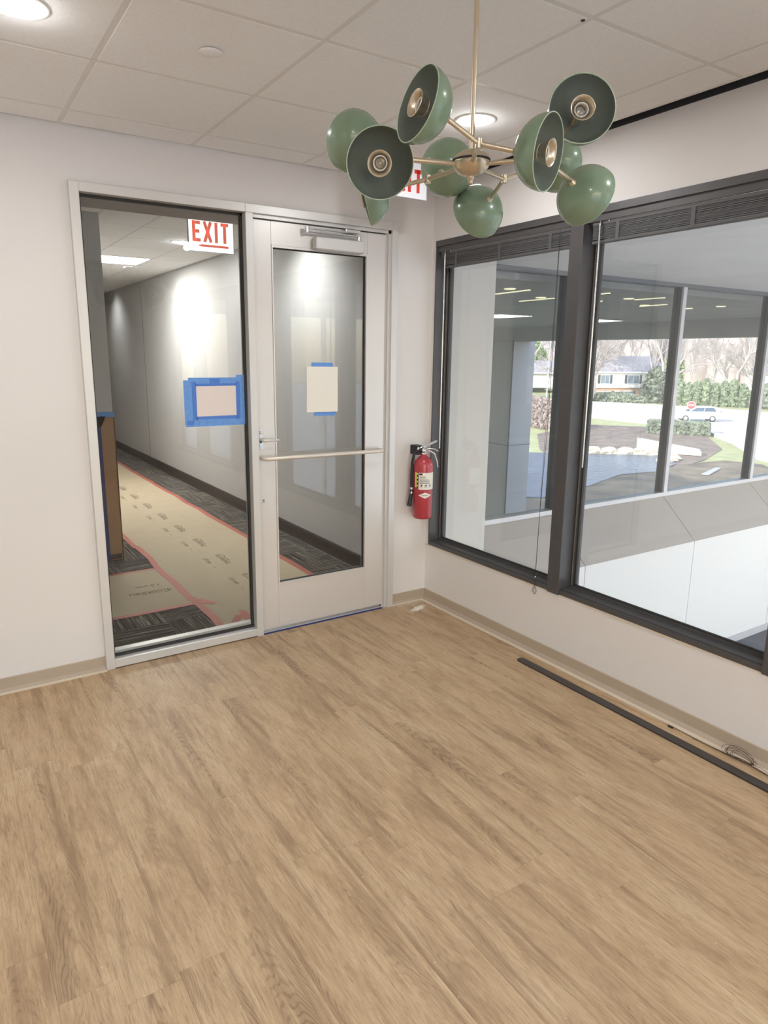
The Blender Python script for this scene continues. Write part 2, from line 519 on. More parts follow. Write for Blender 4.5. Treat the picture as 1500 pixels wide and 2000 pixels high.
# floor with planks
floor = struct(MB().box(ROOM_X, 0.0, ROOM_Y, 0.0, -0.2, -0.004).obj('floor', M_subfloor))
PW, PL = 0.152, 1.22
cache = {}
known = {-1.949: -0.63, -2.557: -0.875, -2.253: -1.75, -2.405: -2.07, -1.493: -1.118, -1.797: -1.888, -1.189: -2.519}
def plank_mesh(w, l):
    key = (round(w, 3), round(l, 3))
    if key not in cache:
        g = 0.0001; c = 0.0004
        vs = [(g, g, -0.004), (w - g, g, -0.004), (w - g, l - g, -0.004), (g, l - g, -0.004),
              (g, g, -c), (w - g, g, -c), (w - g, l - g, -c), (g, l - g, -c),
              (g + c, g + c, 0), (w - g - c, g + c, 0), (w - g - c, l - g - c, 0), (g + c, l - g - c, 0)]
        fs = [(4, 5, 9, 8), (5, 6, 10, 9), (6, 7, 11, 10), (7, 4, 8, 11), (8, 9, 10, 11), (0, 1, 5, 4), (1, 2, 6, 5), (2, 3, 7, 6), (3, 0, 4, 7), (3, 2, 1, 0)]
        B = MB(); B.add(vs, fs)
        cache[key] = B.mesh('plank', [M_plank])
    return cache[key]
x = -1.797 - PW * 20
rp = random.Random(3)
while x < -0.001:
    x0, x1 = max(x, ROOM_X), min(x + PW, 0.0)
    if x1 - x0 > 0.01:
        ys = None
        for kx, ky in known.items():
            if abs(kx - x) < 0.02: ys = ky
        if ys is None:
            ys = -rp.random() * PL
        ystart = ys + math.ceil((0 - ys) / PL) * PL
        y = ystart
        while y > ROOM_Y:
            y1, y0 = min(y, 0.0), max(y - PL, ROOM_Y)
            if y1 - y0 > 0.02 and (y1 > -4.9):
                link('plank', plank_mesh(x1 - x0, y1 - y0), floor, (x0, y0, 0))
            elif y1 - y0 > 0.02:
                link('plank', plank_mesh(x1 - x0, y1 - y0), floor, (x0, y0, 0)) if x1 > -1.9 else None
            y -= PL
    x += PW

# ceiling: slab, tees, tiles
TX, TY = 0.62494, 0.60229
xs = [-0.31622 - k * TX for k in range(0, 9)]
ys = [-0.21368 - k * TY for k in range(0, 12)]
ceil = struct(MB().box(ROOM_X, 0.0, ROOM_Y, 0.12, 2.80, 2.95).obj('ceiling', M_slab))
tee = MB()
for xx in xs:
    if xx > ROOM_X: tee.box(xx - 0.012, xx + 0.012, ROOM_Y, 0, CZ + 0.0005, CZ + 0.03)
for yy in ys:
    if yy > ROOM_Y: tee.box(ROOM_X, -0.0963, yy - 0.0115, yy + 0.0115, CZ, CZ + 0.028)
tee.box(-0.104, -0.096, ROOM_Y, 0, CZ - 0.003, CZ + 0.04)
tee.obj('ceiling_grid', M_tee, ceil)
MB().box(-0.096, 0.002, ROOM_Y, 0, CZ + 0.03, CZ + 0.07).obj('dark_slot', M_black, ceil)
MB().box(-0.004, 0.0015, ROOM_Y, 0, CZ + 0.004, CZ + 0.03).obj('slot_edge', M_black, ceil)
gx = [-0.096 - 0.001] + xs
gy = [0.0] + ys
def tile_obj(x0, x1, y0, y1, parent, z=CZ):
    g = 0.009
    b = MB()
    xa, xb, ya, yb = x0 + g, x1 - g, y0 + g, y1 - g
    vs = [(xa, ya, z + 0.012), (xb, ya, z + 0.012), (xb, yb, z + 0.012), (xa, yb, z + 0.012),
          (xa, ya, z), (xb, ya, z), (xb, yb, z), (xa, yb, z),
          (xa + .003, ya + .003, z - 0.003), (xb - .003, ya + .003, z - 0.003), (xb - .003, yb - .003, z - 0.003), (xa + .003, yb - .003, z - 0.003)]
    fs = [(0, 1, 2, 3), (4, 5, 1, 0), (5, 6, 2, 1), (6, 7, 3, 2), (7, 4, 0, 3), (8, 9, 5, 4), (9, 10, 6, 5), (10, 11, 7, 6), (11, 8, 4, 7), (11, 10, 9, 8)]
    vs = [(vx, vy, vz + 0.002) for vx, vy, vz in vs]
    b.add(vs, fs)
    b.obj('ceiling_tile', M_tile, parent)
for i in range(len(gx) - 1):
    for j in range(len(gy) - 1):
        x1, x0, y1, y0 = gx[i], gx[i + 1], gy[j], gy[j + 1]
        x0 = max(x0, ROOM_X); y0 = max(y0, ROOM_Y)
        if x1 - x0 > 0.05 and y1 - y0 > 0.05:
            tile_obj(x0, x1, y0, y1, ceil)

# cove base: profile extruded
def cove(name, pts_run, h, m1, m2, toe=0.03, t=0.006):
    """pts_run: (start, end, inward normal) along a wall"""
    (a, e, n) = pts_run
    a = Vector(a); e = Vector(e); n = Vector(n)
    prof = [(0, h), (t * 0.5, h), (t, h - 0.003), (t + 0.003, 0.02), (toe * 0.62, 0.006), (toe * 0.80, 0.004), (toe, 0.0022), (toe, 0.0), (0, 0)]
    B = MB()
    vs = []
    for p in (a, e):
        for (d, z) in prof:
            q = p + n * d; vs.append((q.x, q.y, q.z + z))
    k = len(prof)
    for i in range(k - 1):
        B.add([vs[i], vs[i + 1], vs[k + i + 1], vs[k + i]], [(0, 1, 2, 3)], 1 if 4 <= i <= 6 else 0)
    B.add(vs[:k], [tuple(range(k))]); B.add(vs[k:], [tuple(reversed(range(k)))])
    return struct(B.obj(name, [m1, m2]))
BBH = 0.0745
cove('baseboard_back', ((ROOM_X, 0, 0), (FX0 + 0.0, 0, 0), (0, -1, 0)), BBH, M_base, M_toe, 0.040)
cove('baseboard_back.001', ((FX1, 0, 0), (0, 0, 0), (0, -1, 0)), BBH, M_base, M_toe)
cove('baseboard_right', ((0, 0, 0), (0, ROOM_Y, 0), (-1, 0, 0)), BBH, M_base, M_toe, 0.050)
cove('baseboard_left', ((ROOM_X, 0, 0), (ROOM_X, ROOM_Y, 0), (1, 0, 0)), BBH, M_base, M_toe)

# ---------------------------------------------------------------- sidelite (window_1) and door_1 in one aluminium storefront
YF, YB = -0.030, 0.085
MX0, MX1 = -1.2945, -1.2507      # mullion
fr1 = struct(link('window_1', None, None))
MB().bbox(FX0, FX0 + 0.045, YF, YB, 0.0, FH, 0.002).obj('frame_jamb', M_alu, fr1)
MB().bbox(MX0, MX1, YF, YB, 0.0, FH - 0.045, 0.002).obj('frame_mullion', M_alu, fr1)
MB().bbox(FX0 + 0.045, MX0, YF, YB, FH - 0.045, FH, 0.002).obj('frame_head', M_alu, fr1)
MB().bbox(FX0 + 0.045, MX0, YF, YB, 0.006, 0.052, 0.002).obj('frame_sill', M_alu, fr1)
sx0, sx1 = FX0 + 0.045, MX0
g = MB().box(sx0, sx0 + 0.012, 0.018, 0.036, 0.052, FH - 0.045).box(sx1 - 0.014, sx1, 0.018, 0.036, 0.052, FH - 0.045)
g.box(sx0, sx1, 0.018, 0.036, FH - 0.058, FH - 0.045).box(sx0, sx1, 0.014, 0.030, 0.052, 0.066)
g.obj('gasket', M_gask, fr1)
MB().box(sx0, sx1, 0.030, 0.075, 0.052, 0.080).obj('glazing_stop', M_alu, fr1)
MB().box(sx0 + 0.004, sx1 - 0.004, 0.024, 0.030, 0.056, FH - 0.049).obj('pane', M_glass, fr1)

dr = struct(link('door_1', None, None))
MB().bbox(FX1 - 0.045, FX1, YF, YB, 0.0, FH, 0.002).obj('frame_jamb', M_alu, dr)
MB().bbox(MX0, FX1 - 0.045, YF, YB, FH - 0.045, FH, 0.002).obj('frame_head', M_alu, dr)
# stepped stops
st = MB().box(FX1 - 0.063, FX1 - 0.045, -0.012, YB, 0.0, FH - 0.045).box(FX1 - 0.075, FX1 - 0.063, 0.004, YB, 0.0, FH - 0.063)
st.box(MX1, FX1 - 0.045, -0.012, YB, FH - 0.064, FH - 0.045)
st.obj('door_stop', M_alu, dr)
DX0, DX1, DZ0, DZ1 = MX1 + 0.003, FX1 - 0.077, 0.022, FH - 0.070
GX0, GX1, GZ0, GZ1 = -1.127, -0.510, 0.312, 2.277
Y0d, Y1d = -0.002, 0.043
leaf = MB().bbox(DX0, GX0 - 0.008, Y0d, Y1d, DZ0, DZ1, 0.002)
leaf.obj('stile', M_alu2, dr)
MB().bbox(GX1 + 0.008, DX1, Y0d, Y1d, DZ0, DZ1, 0.002).obj('stile', M_alu2, dr)
MB().bbox(GX0 - 0.008, GX1 + 0.008, Y0d + 0.001, Y1d, DZ0, GZ0 - 0.012, 0.0015).obj('bottom_rail', M_alu2, dr)
MB().bbox(GX0 - 0.008, GX1 + 0.008, Y0d + 0.001, Y1d, GZ1 + 0.012, DZ1, 0.0015).obj('top_rail', M_alu2, dr)
bd = MB()
for (a0, a1, c0, c1) in ((GX0 - 0.008, GX0, GZ0 - 0.012, GZ1 + 0.012), (GX1, GX1 + 0.008, GZ0 - 0.012, GZ1 + 0.012), (GX0, GX1, GZ0 - 0.012, GZ0), (GX0, GX1, GZ1, GZ1 + 0.012)):
    bd.box(a0, a1, Y0d - 0.004, Y1d - 0.004, c0, c1)
bd.obj('glazing_bead', M_alu2, dr)
gk = MB()
for (a0, a1, c0, c1) in ((GX0, GX0 + 0.003, GZ0, GZ1), (GX1 - 0.005, GX1, GZ0, GZ1), (GX0, GX1, GZ0, GZ0 + 0.004), (GX0, GX1, GZ1 - 0.005, GZ1)):
    gk.box(a0, a1, 0.008, 0.026, c0, c1)
gk.obj('gasket', M_gask, dr)
MB().box(GX0, GX1, 0.014, 0.020, GZ0, GZ1).obj('pane', M_glass, dr)
# dark line round leaf
MB().box(MX1, DX0, 0.006, 0.03, 0.0, FH - 0.064).box(DX1, DX1 + 0.003, 0.006, 0.03, 0, FH - 0.064).box(MX1, DX1, 0.006, 0.03, DZ1, DZ1 + 0.003).obj('leaf_gap_seal', M_gask, dr)
# pull bar
pb = MB()
r = 0.0125
bz = 1.098
path = [(-1.226, Y0d - 0.002, bz + 0.0), (-1.226, -0.035, bz), (-1.222, -0.052, bz), (-1.208, -0.062, bz), (-1.190, -0.065, bz), (-0.44, -0.065, bz - 0.004), (-0.422, -0.062, bz - 0.004), (-0.410, -0.052, bz - 0.004), (-0.406, -0.035, bz - 0.004), (-0.406, Y0d - 0.002, bz - 0.004)]
pb.tube(path, r, 14)
pb.obj('pull_bar', M_whitebar, dr)
# lock with lever
lk = link('lock_plate', MB().bbox(-1.236, -1.214, Y0d - 0.003, Y0d + 0.001, 1.150, 1.272, 0.001).mesh('lock_plate', [M_chrome]), dr)
MB().lathe([(0.0, 0.012), (0.0075, 0.012), (0.009, 0.010), (0.009, 0)], 16, 0, Matrix.Translation((-1.226, Y0d - 0.003, 1.247)) @ Matrix.Rotation(math.pi / 2, 4, 'X')).obj('key_cylinder', M_alu, lk)
lv = MB().tube([(-1.226, Y0d - 0.003, 1.205), (-1.226, -0.034, 1.205), (-1.218, -0.041, 1.205), (-1.190, -0.042, 1.204), (-1.150, -0.040, 1.203), (-1.128, -0.034, 1.202)], [0.009, 0.009, 0.009, 0.008, 0.0075, 0.006], 12)
lv.obj('lever', M_alu, lk)
dm = MB().box(-1.234, -1.222, Y0d - 0.0035, Y0d - 0.002, 1.186, 1.212); dm.obj('lever_shadow_plate', M_gask, lk)
# printed number
me = text_mesh('36', 0.026, M_ink, 'printed_number', 0.0003)
link('printed_number', me, dr, (-1.220, Y0d - 0.0006, 0.838), (math.pi / 2, -math.pi / 2, 0))
# closer
cl = link('door_closer', None, dr)
cb = MB().bbox(-0.878, -0.556, -0.060, Y0d, 2.283, 2.352, 0.006)
cb.obj('closer_body', M_alu, cl)
ar = MB().tube([(-0.585, -0.040, 2.352), (-0.585, -0.040, 2.377)], 0.013, 14)
ar.bbox(-0.935, -0.575, -0.052, -0.030, 2.373, 2.381, 0.002)
ar.bbox(-0.935, -0.660, -0.048, -0.034, 2.389, 2.397, 0.002)
ar.tube([(-0.928, -0.041, 2.368), (-0.928, -0.041, 2.402)], 0.012, 14)
ar.bbox(-0.675, -0.575, -0.045, -0.010, 2.393, 2.412, 0.002)
ar.obj('closer_arm', M_chrome, cl)
# threshold + hinge
MB().box(DX0, DX1 + 0.01, 0.0, 0.07, 0.0, 0.006).obj('threshold', M_alu, dr)

# blue tape on floor at door
t = MB().box(MX1 + 0.002, FX1 - 0.078, -0.024, -0.002, 0.0004, 0.0012).obj('masking_tape', M_dbtape)
tag(t, 'strip of dark blue masking tape on the floor along the foot of the glass door', 'tape')

# papers on the glass
def sheet(name, cx, cz, w, h, y, m_, label, tapes, skew=0.0, curl=0.0):
    r_ = thing(name, label, 'paper', (cx, y, cz))
    r_.rotation_euler = (0, skew, 0)
    B = MB(); n = 8
    vs = []
    for i in range(n + 1):
        for j in (0, 1):
            xx = -w / 2 + w * i / n
            yy = -curl * (math.sin(math.pi * i / n)) * 0.6 - (curl * (1 - j) * (i / n))
            vs.append((xx, yy, -h / 2 + h * j))
    vs2 = [(a, b_ + 0.0004, c) for a, b_, c in vs]
    fs = [(2 * i, 2 * i + 2, 2 * i + 3, 2 * i + 1) for i in range(n)]
    B.add(vs, fs); B.add(vs2, [tuple(reversed(f)) for f in fs])
    B.obj('sheet', m_, r_)
    for (a0, a1, c0, c1, d, mm) in tapes:
        MB().box(a0, a1, d, d + 0.0003, c0, c1).obj('tape_strip', mm, r_)
    return r_
w1, h1 = 0.249, 0.182
cx1, cz1 = -1.4765, 1.4365
T = []
T.append((-0.185, -0.118, -0.132, 0.115, 0.0010, M_btape))
T.append((0.118, 0.166, -0.135, 0.142, 0.0010, M_btape))
T.append((-0.158, 0.166, 0.087, 0.128, 0.0005, M_btape))
T.append((-0.180, 0.163, -0.140, -0.089, 0.0005, M_btape))
T.append((-0.118, 0.118, 0.082, 0.096, -0.0006, M_btape2))
T.append((-0.118, 0.118, -0.100, -0.084, -0.0006, M_btape2))
T.append((-0.138, -0.115, -0.105, 0.105, -0.0006, M_btape2))
T.append((0.115, 0.138, -0.105, 0.105, -0.0006, M_btape2))
T.append((-0.038, 0.022, 0.094, 0.122, -0.0009, M_btape2))
T.append((-0.172, -0.134, -0.128, -0.106, -0.0009, M_btape2))
sheet('paper_notice', cx1, cz1, w1, h1, 0.0215, M_paper, 'blank pale pink paper framed all round by wide blue tape on the sidelite glass', T)
T = [(-0.075, 0.072, 0.128, 0.160, 0.0006, M_btape), (-0.055, 0.095, -0.160, -0.126, 0.0006, M_btape)]
sheet('paper_notice', -0.810, 1.487, 0.212, 0.272, 0.0105, M_paper2, 'upright cream paper on the door glass held by short blue tapes at top and bottom', T, 0.012, 0.004)

# ---------------------------------------------------------------- windows in the right wall
pitch_pane, mw = 1.113, 0.084
GXX = 0.100
def window(idx, y1, y0):
    w = struct(link('window_%d' % idx, None, None))
    d = 0.125
    z0, z1 = WZ0 + 0.022, WZ1
    # sill: dark lip plus flat top
    sl = MB().box(-0.004, 0.012, y0 - (mw if idx < 5 else 0), y1, WZ0, WZ0 + 0.024).box(0.012, d, y0, y1, WZ0, WZ0 + 0.030)
    sl.box(GXX - 0.022, GXX - 0.006, y0, y1, WZ0 + 0.03, WZ0 + 0.044)
    sl.obj('frame_sill', M_bronze, w)
    hd = MB().box(-0.004, d, y0, y1, WZ1 - 0.034, WZ1).box(0.008, d, y0, y1, WZ1 - 0.068, WZ1 - 0.034).box(GXX - 0.01, d, y0, y1, WZ1 - 0.10, WZ1 - 0.068)
    hd.obj('frame_head', M_bronze, w)
    jb = MB()
    if idx == 2:
        jb.box(-0.004, d, y1 - 0.010, y1, WZ0 + 0.024, WZ1 - 0.034)
        yl = y1 - 0.010
    else:
        yl = y1
    jb.box(GXX - 0.020, d, yl - 0.022, yl, WZ0 + 0.03, WZ1 - 0.068)
    jb.box(GXX - 0.020, d, y0, y0 + 0.016, WZ0 + 0.03, WZ1 - 0.068)
    jb.obj('frame_jamb', M_bronze, w)
    MB().box(GXX - 0.024, GXX - 0.018, yl - 0.016, yl - 0.009, WZ0 + 0.044, WZ1 - 0.10).obj('bright_strip', M_chrome, w)
    MB().box(GXX - 0.019, GXX - 0.006, yl - 0.034, yl - 0.022, WZ0 + 0.04, WZ1 - 0.09).box(GXX - 0.019, GXX - 0.006, y0, y1, WZ0 + 0.044, WZ0 + 0.052).obj('gasket', M_gask, w)
    MB().box(GXX, GXX + 0.006, y0 + 0.004, yl - 0.004, WZ0 + 0.03, WZ1 - 0.068).obj('pane', M_glass_w, w)
    if idx < 6:
        MB().bbox(-0.012, 0.14, y0 - mw, y0, WZ0 - 0.004, WZ1 - 0.0, 0.0015).obj('frame_mullion', M_bronze, w)
    return w
y1 = WY0
WINS = []
for k in range(5):
    y0 = y1 - pitch_pane
    if k == 4: y0 = -5.73
    window(k + 2, y1, y0)
    WINS.append((y1, y0))
    y1 = y0 - mw
# white caulk line under the sill
ck = MB()
yy = 0.0
rr = random.Random(5)
while yy > -6.0:
    ln = 0.05 + rr.random() * 0.10
    h = 0.005 + rr.random() * 0.006
    ck.box(-0.004, 0.001, yy - ln, yy, WZ0 - h, WZ0 - 0.0005)
    yy -= ln
struct(ck.obj('trim_1', M_toe))

# blinds (raised)
slat_me = {}
def blind(y1, y0, label, k):
    t = thing('window_blind', label, 'blind', (0.03, y0, 2.30), 0, 'raised blinds at the window heads')
    L_ = y1 - y0
    MB().bbox(-0.014, 0.014, 0, L_, 0.020, 0.048, 0.002).obj('headrail', M_blind, t)
    sm = slat_me.get(round(L_, 3))
    if sm is None:
        B = MB()
        B.box(-0.0125, 0.0125, 0.004, L_ - 0.004, -0.0013, 0.0011)
        sm = B.mesh('slat', [M_blind]); slat_me[round(L_, 3)] = sm
    rs = random.Random(k)
    for i in range(20):
        link('slat', sm, t, (rs.uniform(-0.0015, 0.0015), 0, 0.017 - i * 0.0032 + rs.uniform(-0.0006, 0.0006)), (0, rs.uniform(-0.05, 0.05), 0))
    MB().bbox(-0.014, 0.014, 0.002, L_ - 0.002, -0.064, -0.050, 0.002).obj('bottom_rail', M_blind, t)
    for q in (0.14, 0.5, 0.86):
        MB().box(-0.0155, -0.0145, L_ * q - 0.010, L_ * q + 0.010, -0.058, 0.024).obj('ladder_tape', M_blind, t)
    MB().tube([(-0.018, L_ - 0.055, 0.040), (-0.026, L_ - 0.058, 0.030), (-0.030, L_ - 0.060, 0.012), (-0.031, L_ - 0.062, -1.21 if k == 0 else -1.17)], 0.0042, 8).obj('tilt_wand', M_chrome, t)
    MB().tube([(-0.016, L_ - 0.10, 0.036), (-0.016, L_ - 0.10, 0.030)], 0.004, 8).box(-0.0165, -0.0145, 0.02, L_ - 0.11, 0.0345, 0.0365).obj('rail_edge', M_chrome, t)
    return t
labels = ['dark blind stack over the corner window with wand and long cord hanging',
          'dark blind stack over the wide right window, clear wand hanging beside the mullion',
          'raised dark blind in the third window from the room corner',
          'raised dark blind in the fourth window from the room corner',
          'raised dark blind in the last window near the front wall']
for k, (a, c) in enumerate(WINS[:3]):
    bl = blind(a - 0.03, c + 0.008, labels[k], k)
    if k == 0:
        cd = MB().tube([(-0.030, 0.070, 0.035), (-0.031, 0.072, -1.0), (-0.034, 0.086, -1.45), (-0.036, 0.088, -1.84), (-0.037, 0.087, -1.905)], 0.0016, 6)
        cd.tube([(-0.031, 0.072, 0.02), (-0.033, 0.082, -1.0), (-0.036, 0.090, -1.84)], 0.0010, 6)
        cd.obj('pull_cord', M_gask, bl)
        kn = MB().lathe([(0.0005, 0.008), (0.004, 0.005), (0.005, -0.002), (0.003, -0.006), (0.0005, -0.007)], 10, 0, Matrix.Translation((-0.036, 0.088, -1.845))); kn.obj('cord_knob', M_chrome, bl)
        pts = [(-0.037, 0.087 + 0.013 * math.sin(a_), -1.925 + 0.020 * math.cos(a_)) for a_ in [i * 2 * math.pi / 16 for i in range(17)]]
        MB().tube(pts, 0.0014, 6, cap=False).obj('cord_loop', M_gask, bl)

# ---------------------------------------------------------------- ceiling fixtures
def downlight(x, y, label, group, power, z=CZ, r=0.078):
    t = thing('ceiling_light', label, 'light', (x, y, z), 0, group)
    M_ = Matrix.Identity(4)
    MB().lathe([(r, -0.004), (r + 0.012, -0.006), (r + 0.018, -0.002), (r + 0.018, 0.002)], 40).obj('trim_ring', M_white, t)
    MB().lathe([(0.0001, -0.0062), (r * 0.9, -0.0058), (r + 0.003, -0.003)], 40).obj('lens', M_lens, t)
    ld = bpy.data.lights.new('lamp', 'AREA'); ld.shape = 'DISK'; ld.size = r * 2; ld.energy = power
    ld.color = (0.95, 0.975, 1.0)
    lo = bpy.data.objects.new('lamp', ld); COL.objects.link(lo); lo.parent = t; lo.location = (0, 0, -0.012)
    gd = bpy.data.lights.new('lamp_halo', 'POINT'); gd.energy = power * 0.13; gd.shadow_soft_size = 0.03; gd.color = ld.color  # extra point light added for a halo on the ceiling
    go = bpy.data.objects.new('lamp_halo', gd); COL.objects.link(go); go.parent = t; go.location = (0, 0, -0.045)
    return t
LX = (-0.622, -2.470)
pos = [(-0.622, -1.10), (-2.470, -1.11), (-0.62, -3.0), (-2.47, -3.6), (-4.1, -1.11), (-0.62, -5.2), (-2.47, -5.6), (-4.1, -3.6)]
lab = ['glowing round ceiling downlight just behind the green chandelier', 'glowing round ceiling downlight cut by the top left corner of the photo']
for i, (x_, y_) in enumerate(pos):
    l_ = lab[i] if i < 2 else 'round ceiling downlight out of view %s' % ['over the camera', 'behind the camera', 'near the left wall', 'near the front window', 'near the front wall', 'in the rear left corner'][i - 2]
    downlight(x_, y_, l_, 'round room downlights', ROOM_W)
t = thing('sprinkler_cover', 'flat round white cover plate on the ceiling tile left of the chandelier', 'sprinkler', (-1.865, -1.130, CZ))
MB().lathe([(0.0001, -0.010), (0.038, -0.010), (0.040, -0.008), (0.040, -0.006), (0.020, -0.005), (0.020, 0.0)], 32).obj('cover_plate', M_tile, t)
t = MB().lathe([(0.0001, -0.006), (0.006, -0.005), (0.008, 0.0)], 12).obj('ceiling_clip', M_gask)
t.location = (xs[2] + 0.03, ys[3] + 0.02, CZ + 0.001)
t.location = (-0.957, -1.995, CZ + 0.001)
tag(t, 'tiny dark screw clip at the ceiling grid crossing right of the chandelier rod', 'clip')

# exit signs
def letters_exit(w, h, mi=0):
    """block letters EXIT centred on 0, in the xz plane"""
    B = MB()
    s = 0.17 * w / 1.0
    lw = w / 4.6; st_ = w * 0.085
    def bar(x0, z0, x1, z1, wd=st_):
        d = Vector((x1 - x0, 0, z1 - z0)); n = Vector((-d.z, 0, d.x)).normalized() * wd / 2
        p = [Vector((x0, 0, z0)) + n, Vector((x0, 0, z0)) - n, Vector((x1, 0, z1)) - n, Vector((x1, 0, z1)) + n]
        vs = [(q.x, -0.0012, q.z) for q in p] + [(q.x, 0.0, q.z) for q in p]
        B.add(vs, [(0, 1, 2, 3), (7, 6, 5, 4), (0, 4, 5, 1), (1, 5, 6, 2), (2, 6, 7, 3), (3, 7, 4, 0)])
    H = h / 2
    c = [-w * 0.39, -w * 0.10, w * 0.14, w * 0.38]
    a = lw * 0.42
    bar(c[0] - a, -H, c[0] - a, H); bar(c[0] - a, H - st_ / 2, c[0] + a, H - st_ / 2); bar(c[0] - a, 0, c[0] + a * 0.7, 0); bar(c[0] - a, -H + st_ / 2, c[0] + a, -H + st_ / 2)
    bar(c[1] - a, -H, c[1] + a, H); bar(c[1] - a, H, c[1] + a, -H)
    bar(c[2], -H, c[2], H)
    bar(c[3], -H, c[3], H); bar(c[3] - a * 1.2, H - st_ / 2, c[3] + a * 1.2, H - st_ / 2)
    return B
def exit_sign(x0, x1, y, z0, z1, label, mp, mr, arrow, ztop):
    t = thing('exit_sign', label, 'exit sign', ((x0 + x1) / 2, y, z0), 0)
    w = x1 - x0; h = z1 - z0
    MB().bbox(-w / 2, w / 2, -0.004, 0.004, 0, h, 0.001).obj('panel', mp, t)
    MB().box(-w / 2 - 0.004, -w / 2, -0.006, 0.006, 0, h).box(w / 2, w / 2 + 0.003, -0.006, 0.006, 0, h).box(-w / 2, w / 2, -0.006, 0.006, -0.003, 0).obj('edge_trim', M_chrome, t)
    B = letters_exit(w * 0.80, h * (0.66 if not arrow else 0.60))
    o = B.obj('lettering', mr, t, (0.0, -0.0045, h * (0.50 if not arrow else 0.58)))
    if arrow:
        A = MB(); L_ = w * 0.70
        poly = [(-L_ / 2, 0), (-L_ / 2 + 0.03, 0.008), (L_ / 2, 0.008), (L_ / 2, -0.006), (-L_ / 2 + 0.03, -0.006)]
        vs = [(px, -0.006, pz) for px, pz in poly] + [(px, -0.0045, pz) for px, pz in poly]
        A.add(vs, [(4, 3, 2, 1, 0), (5, 6, 7, 8, 9)])
        A.obj('arrow', mr, t, (0.01, 0, h * 0.17))
    MB().bbox(-w / 2 + 0.01, w / 2 + 0.0, -0.03, 0.03, h, ztop - z0, 0.002).obj('mount', M_white if not arrow else M_tile, t)
    return t
exit_sign(-0.672, -0.366, -0.40, 2.541, 2.722, 'white exit sign with red letters hanging half hidden behind the left green shades', M_exit_panel, M_exit_red, False, CZ)
exit_sign(-1.339, -1.041, 0.80, 2.337, 2.545, 'glowing exit sign with red arrow seen through the sidelite glass', M_exit_panel2, M_exit_red2, True, CZ)

# ---------------------------------------------------------------- chandelier
H0 = Vector((-1.5105, -2.135, 2.1998))
JN = [(-1.6198, -2.2904, 2.1998), (-1.3965, -2.287, 2.1998), (-1.3307, -2.0735, 2.1998), (-1.5134, -1.945, 2.1998), (-1.6921, -2.079, 2.1998)]
SH = [((-1.7103, -1.9122, 2.2673), (0.042, 0.932, 0.36), 4), ((-1.7508, -2.0607, 2.1898), (-0.585, -0.752, -0.306), 4),
      ((-1.602, -1.87, 2.1765), (-0.786, 0.514, -0.28), 3), ((-1.715, -2.2733, 2.2463), (-0.975, 0.072, 0.212), 0),
      ((-1.4337, -1.9061, 2.2372), (0.75, 0.539, 0.383), 3), ((-1.2769, -1.9528, 2.1721), (0.15, 0.922, -0.358), 2),
      ((-1.5516, -2.3576, 2.1775), (0.383, -0.907, -0.178), 0), ((-1.2882, -2.2887, 2.307), (-0.565, -0.822, 0.073), 1),
      ((-1.1401, -2.0423, 2.2677), (0.949, 0.147, 0.28), 2), ((-1.2424, -2.2571, 2.1662), (0.936, 0.142, -0.323), 1)]
ch = thing('chandelier', 'brass branching chandelier with ten green dome shades hanging from the ceiling tiles', 'chandelier', H0)
rel = lambda p: Vector(p) - H0
topz = CZ - H0.z
MB().lathe([(0.0001, topz - 0.028), (0.05, topz - 0.024), (0.062, topz - 0.008), (0.062, topz)], 32).obj('canopy', M_brass, ch)
MB().tube([(0, 0, 0.03), (0, 0, topz - 0.02)], 0.0065, 12).obj('rod', M_brass, ch)
hub = MB().lathe([(0.0001, -0.030), (0.018, -0.029), (0.036, -0.020), (0.048, -0.006), (0.0515, 0.002), (0.0515, 0.006)], 36).obj('hub', M_brass, ch)
MB().lathe([(0.046, 0.0065), (0.052, 0.0065), (0.052, 0.012), (0.046, 0.012)], 36).obj('hub_band', M_black, hub)
MB().lathe([(0.0515, 0.012), (0.044, 0.024), (0.028, 0.033), (0.012, 0.037), (0.0066, 0.038)], 36).obj('hub_cap', M_brass, hub)
MB().lathe([(0.0001, -0.050), (0.006, -0.049), (0.0075, -0.044), (0.0075, -0.036), (0.010, -0.035), (0.010, -0.028)], 16).obj('finial', M_brass, hub)
for j, p in enumerate(JN):
    q = rel(p); d = q.normalized()
    a = MB().tube([d * 0.040, q], 0.0062, 12).obj('arm', M_brass, ch)
    MB().tube([q + Vector((0, 0, -0.011)), q + Vector((0, 0, 0.011))], 0.0092, 14).obj('arm_joint', M_brass, a)
def dome_profile(R, D, n=14):
    pr = []
    for i in range(n + 1):
        t_ = i / n
        ang = t_ * math.pi / 2
        pr.append((max(R * math.sin(ang) ** 0.92, 0.0001), D * (1 - math.cos(ang))))
    return pr
R_, D_ = 0.0855, 0.078
outer = dome_profile(R_, D_)
inner = [(max(r_ - 0.0022, 0.0001), z_ + (0.0022 if z_ < D_ * 0.9 else 0)) for r_, z_ in outer]
sh_me = MB()
sh_me.lathe(outer, 48, 0)
sh_me.lathe(list(reversed(inner)), 48, 1)
sh_me.lathe([outer[-1], (R_ + 0.0004, D_ + 0.0010), (R_ - 0.0022, D_ + 0.0012), inner[-1]], 48, 2)
sh_me = sh_me.mesh('shade', [M_green, M_green_in, M_rim_hl])
cup = MB().lathe([(0.015, 0.002), (0.017, 0.040), (0.0185, 0.056), (0.021, 0.066), (0.0265, 0.076), (0.0305, 0.083), (0.0312, 0.086), (0.0298, 0.086), (0.0255, 0.077), (0.0200, 0.068), (0.0195, 0.060)], 32).mesh('socket_cup', [M_brass])
sk = MB()
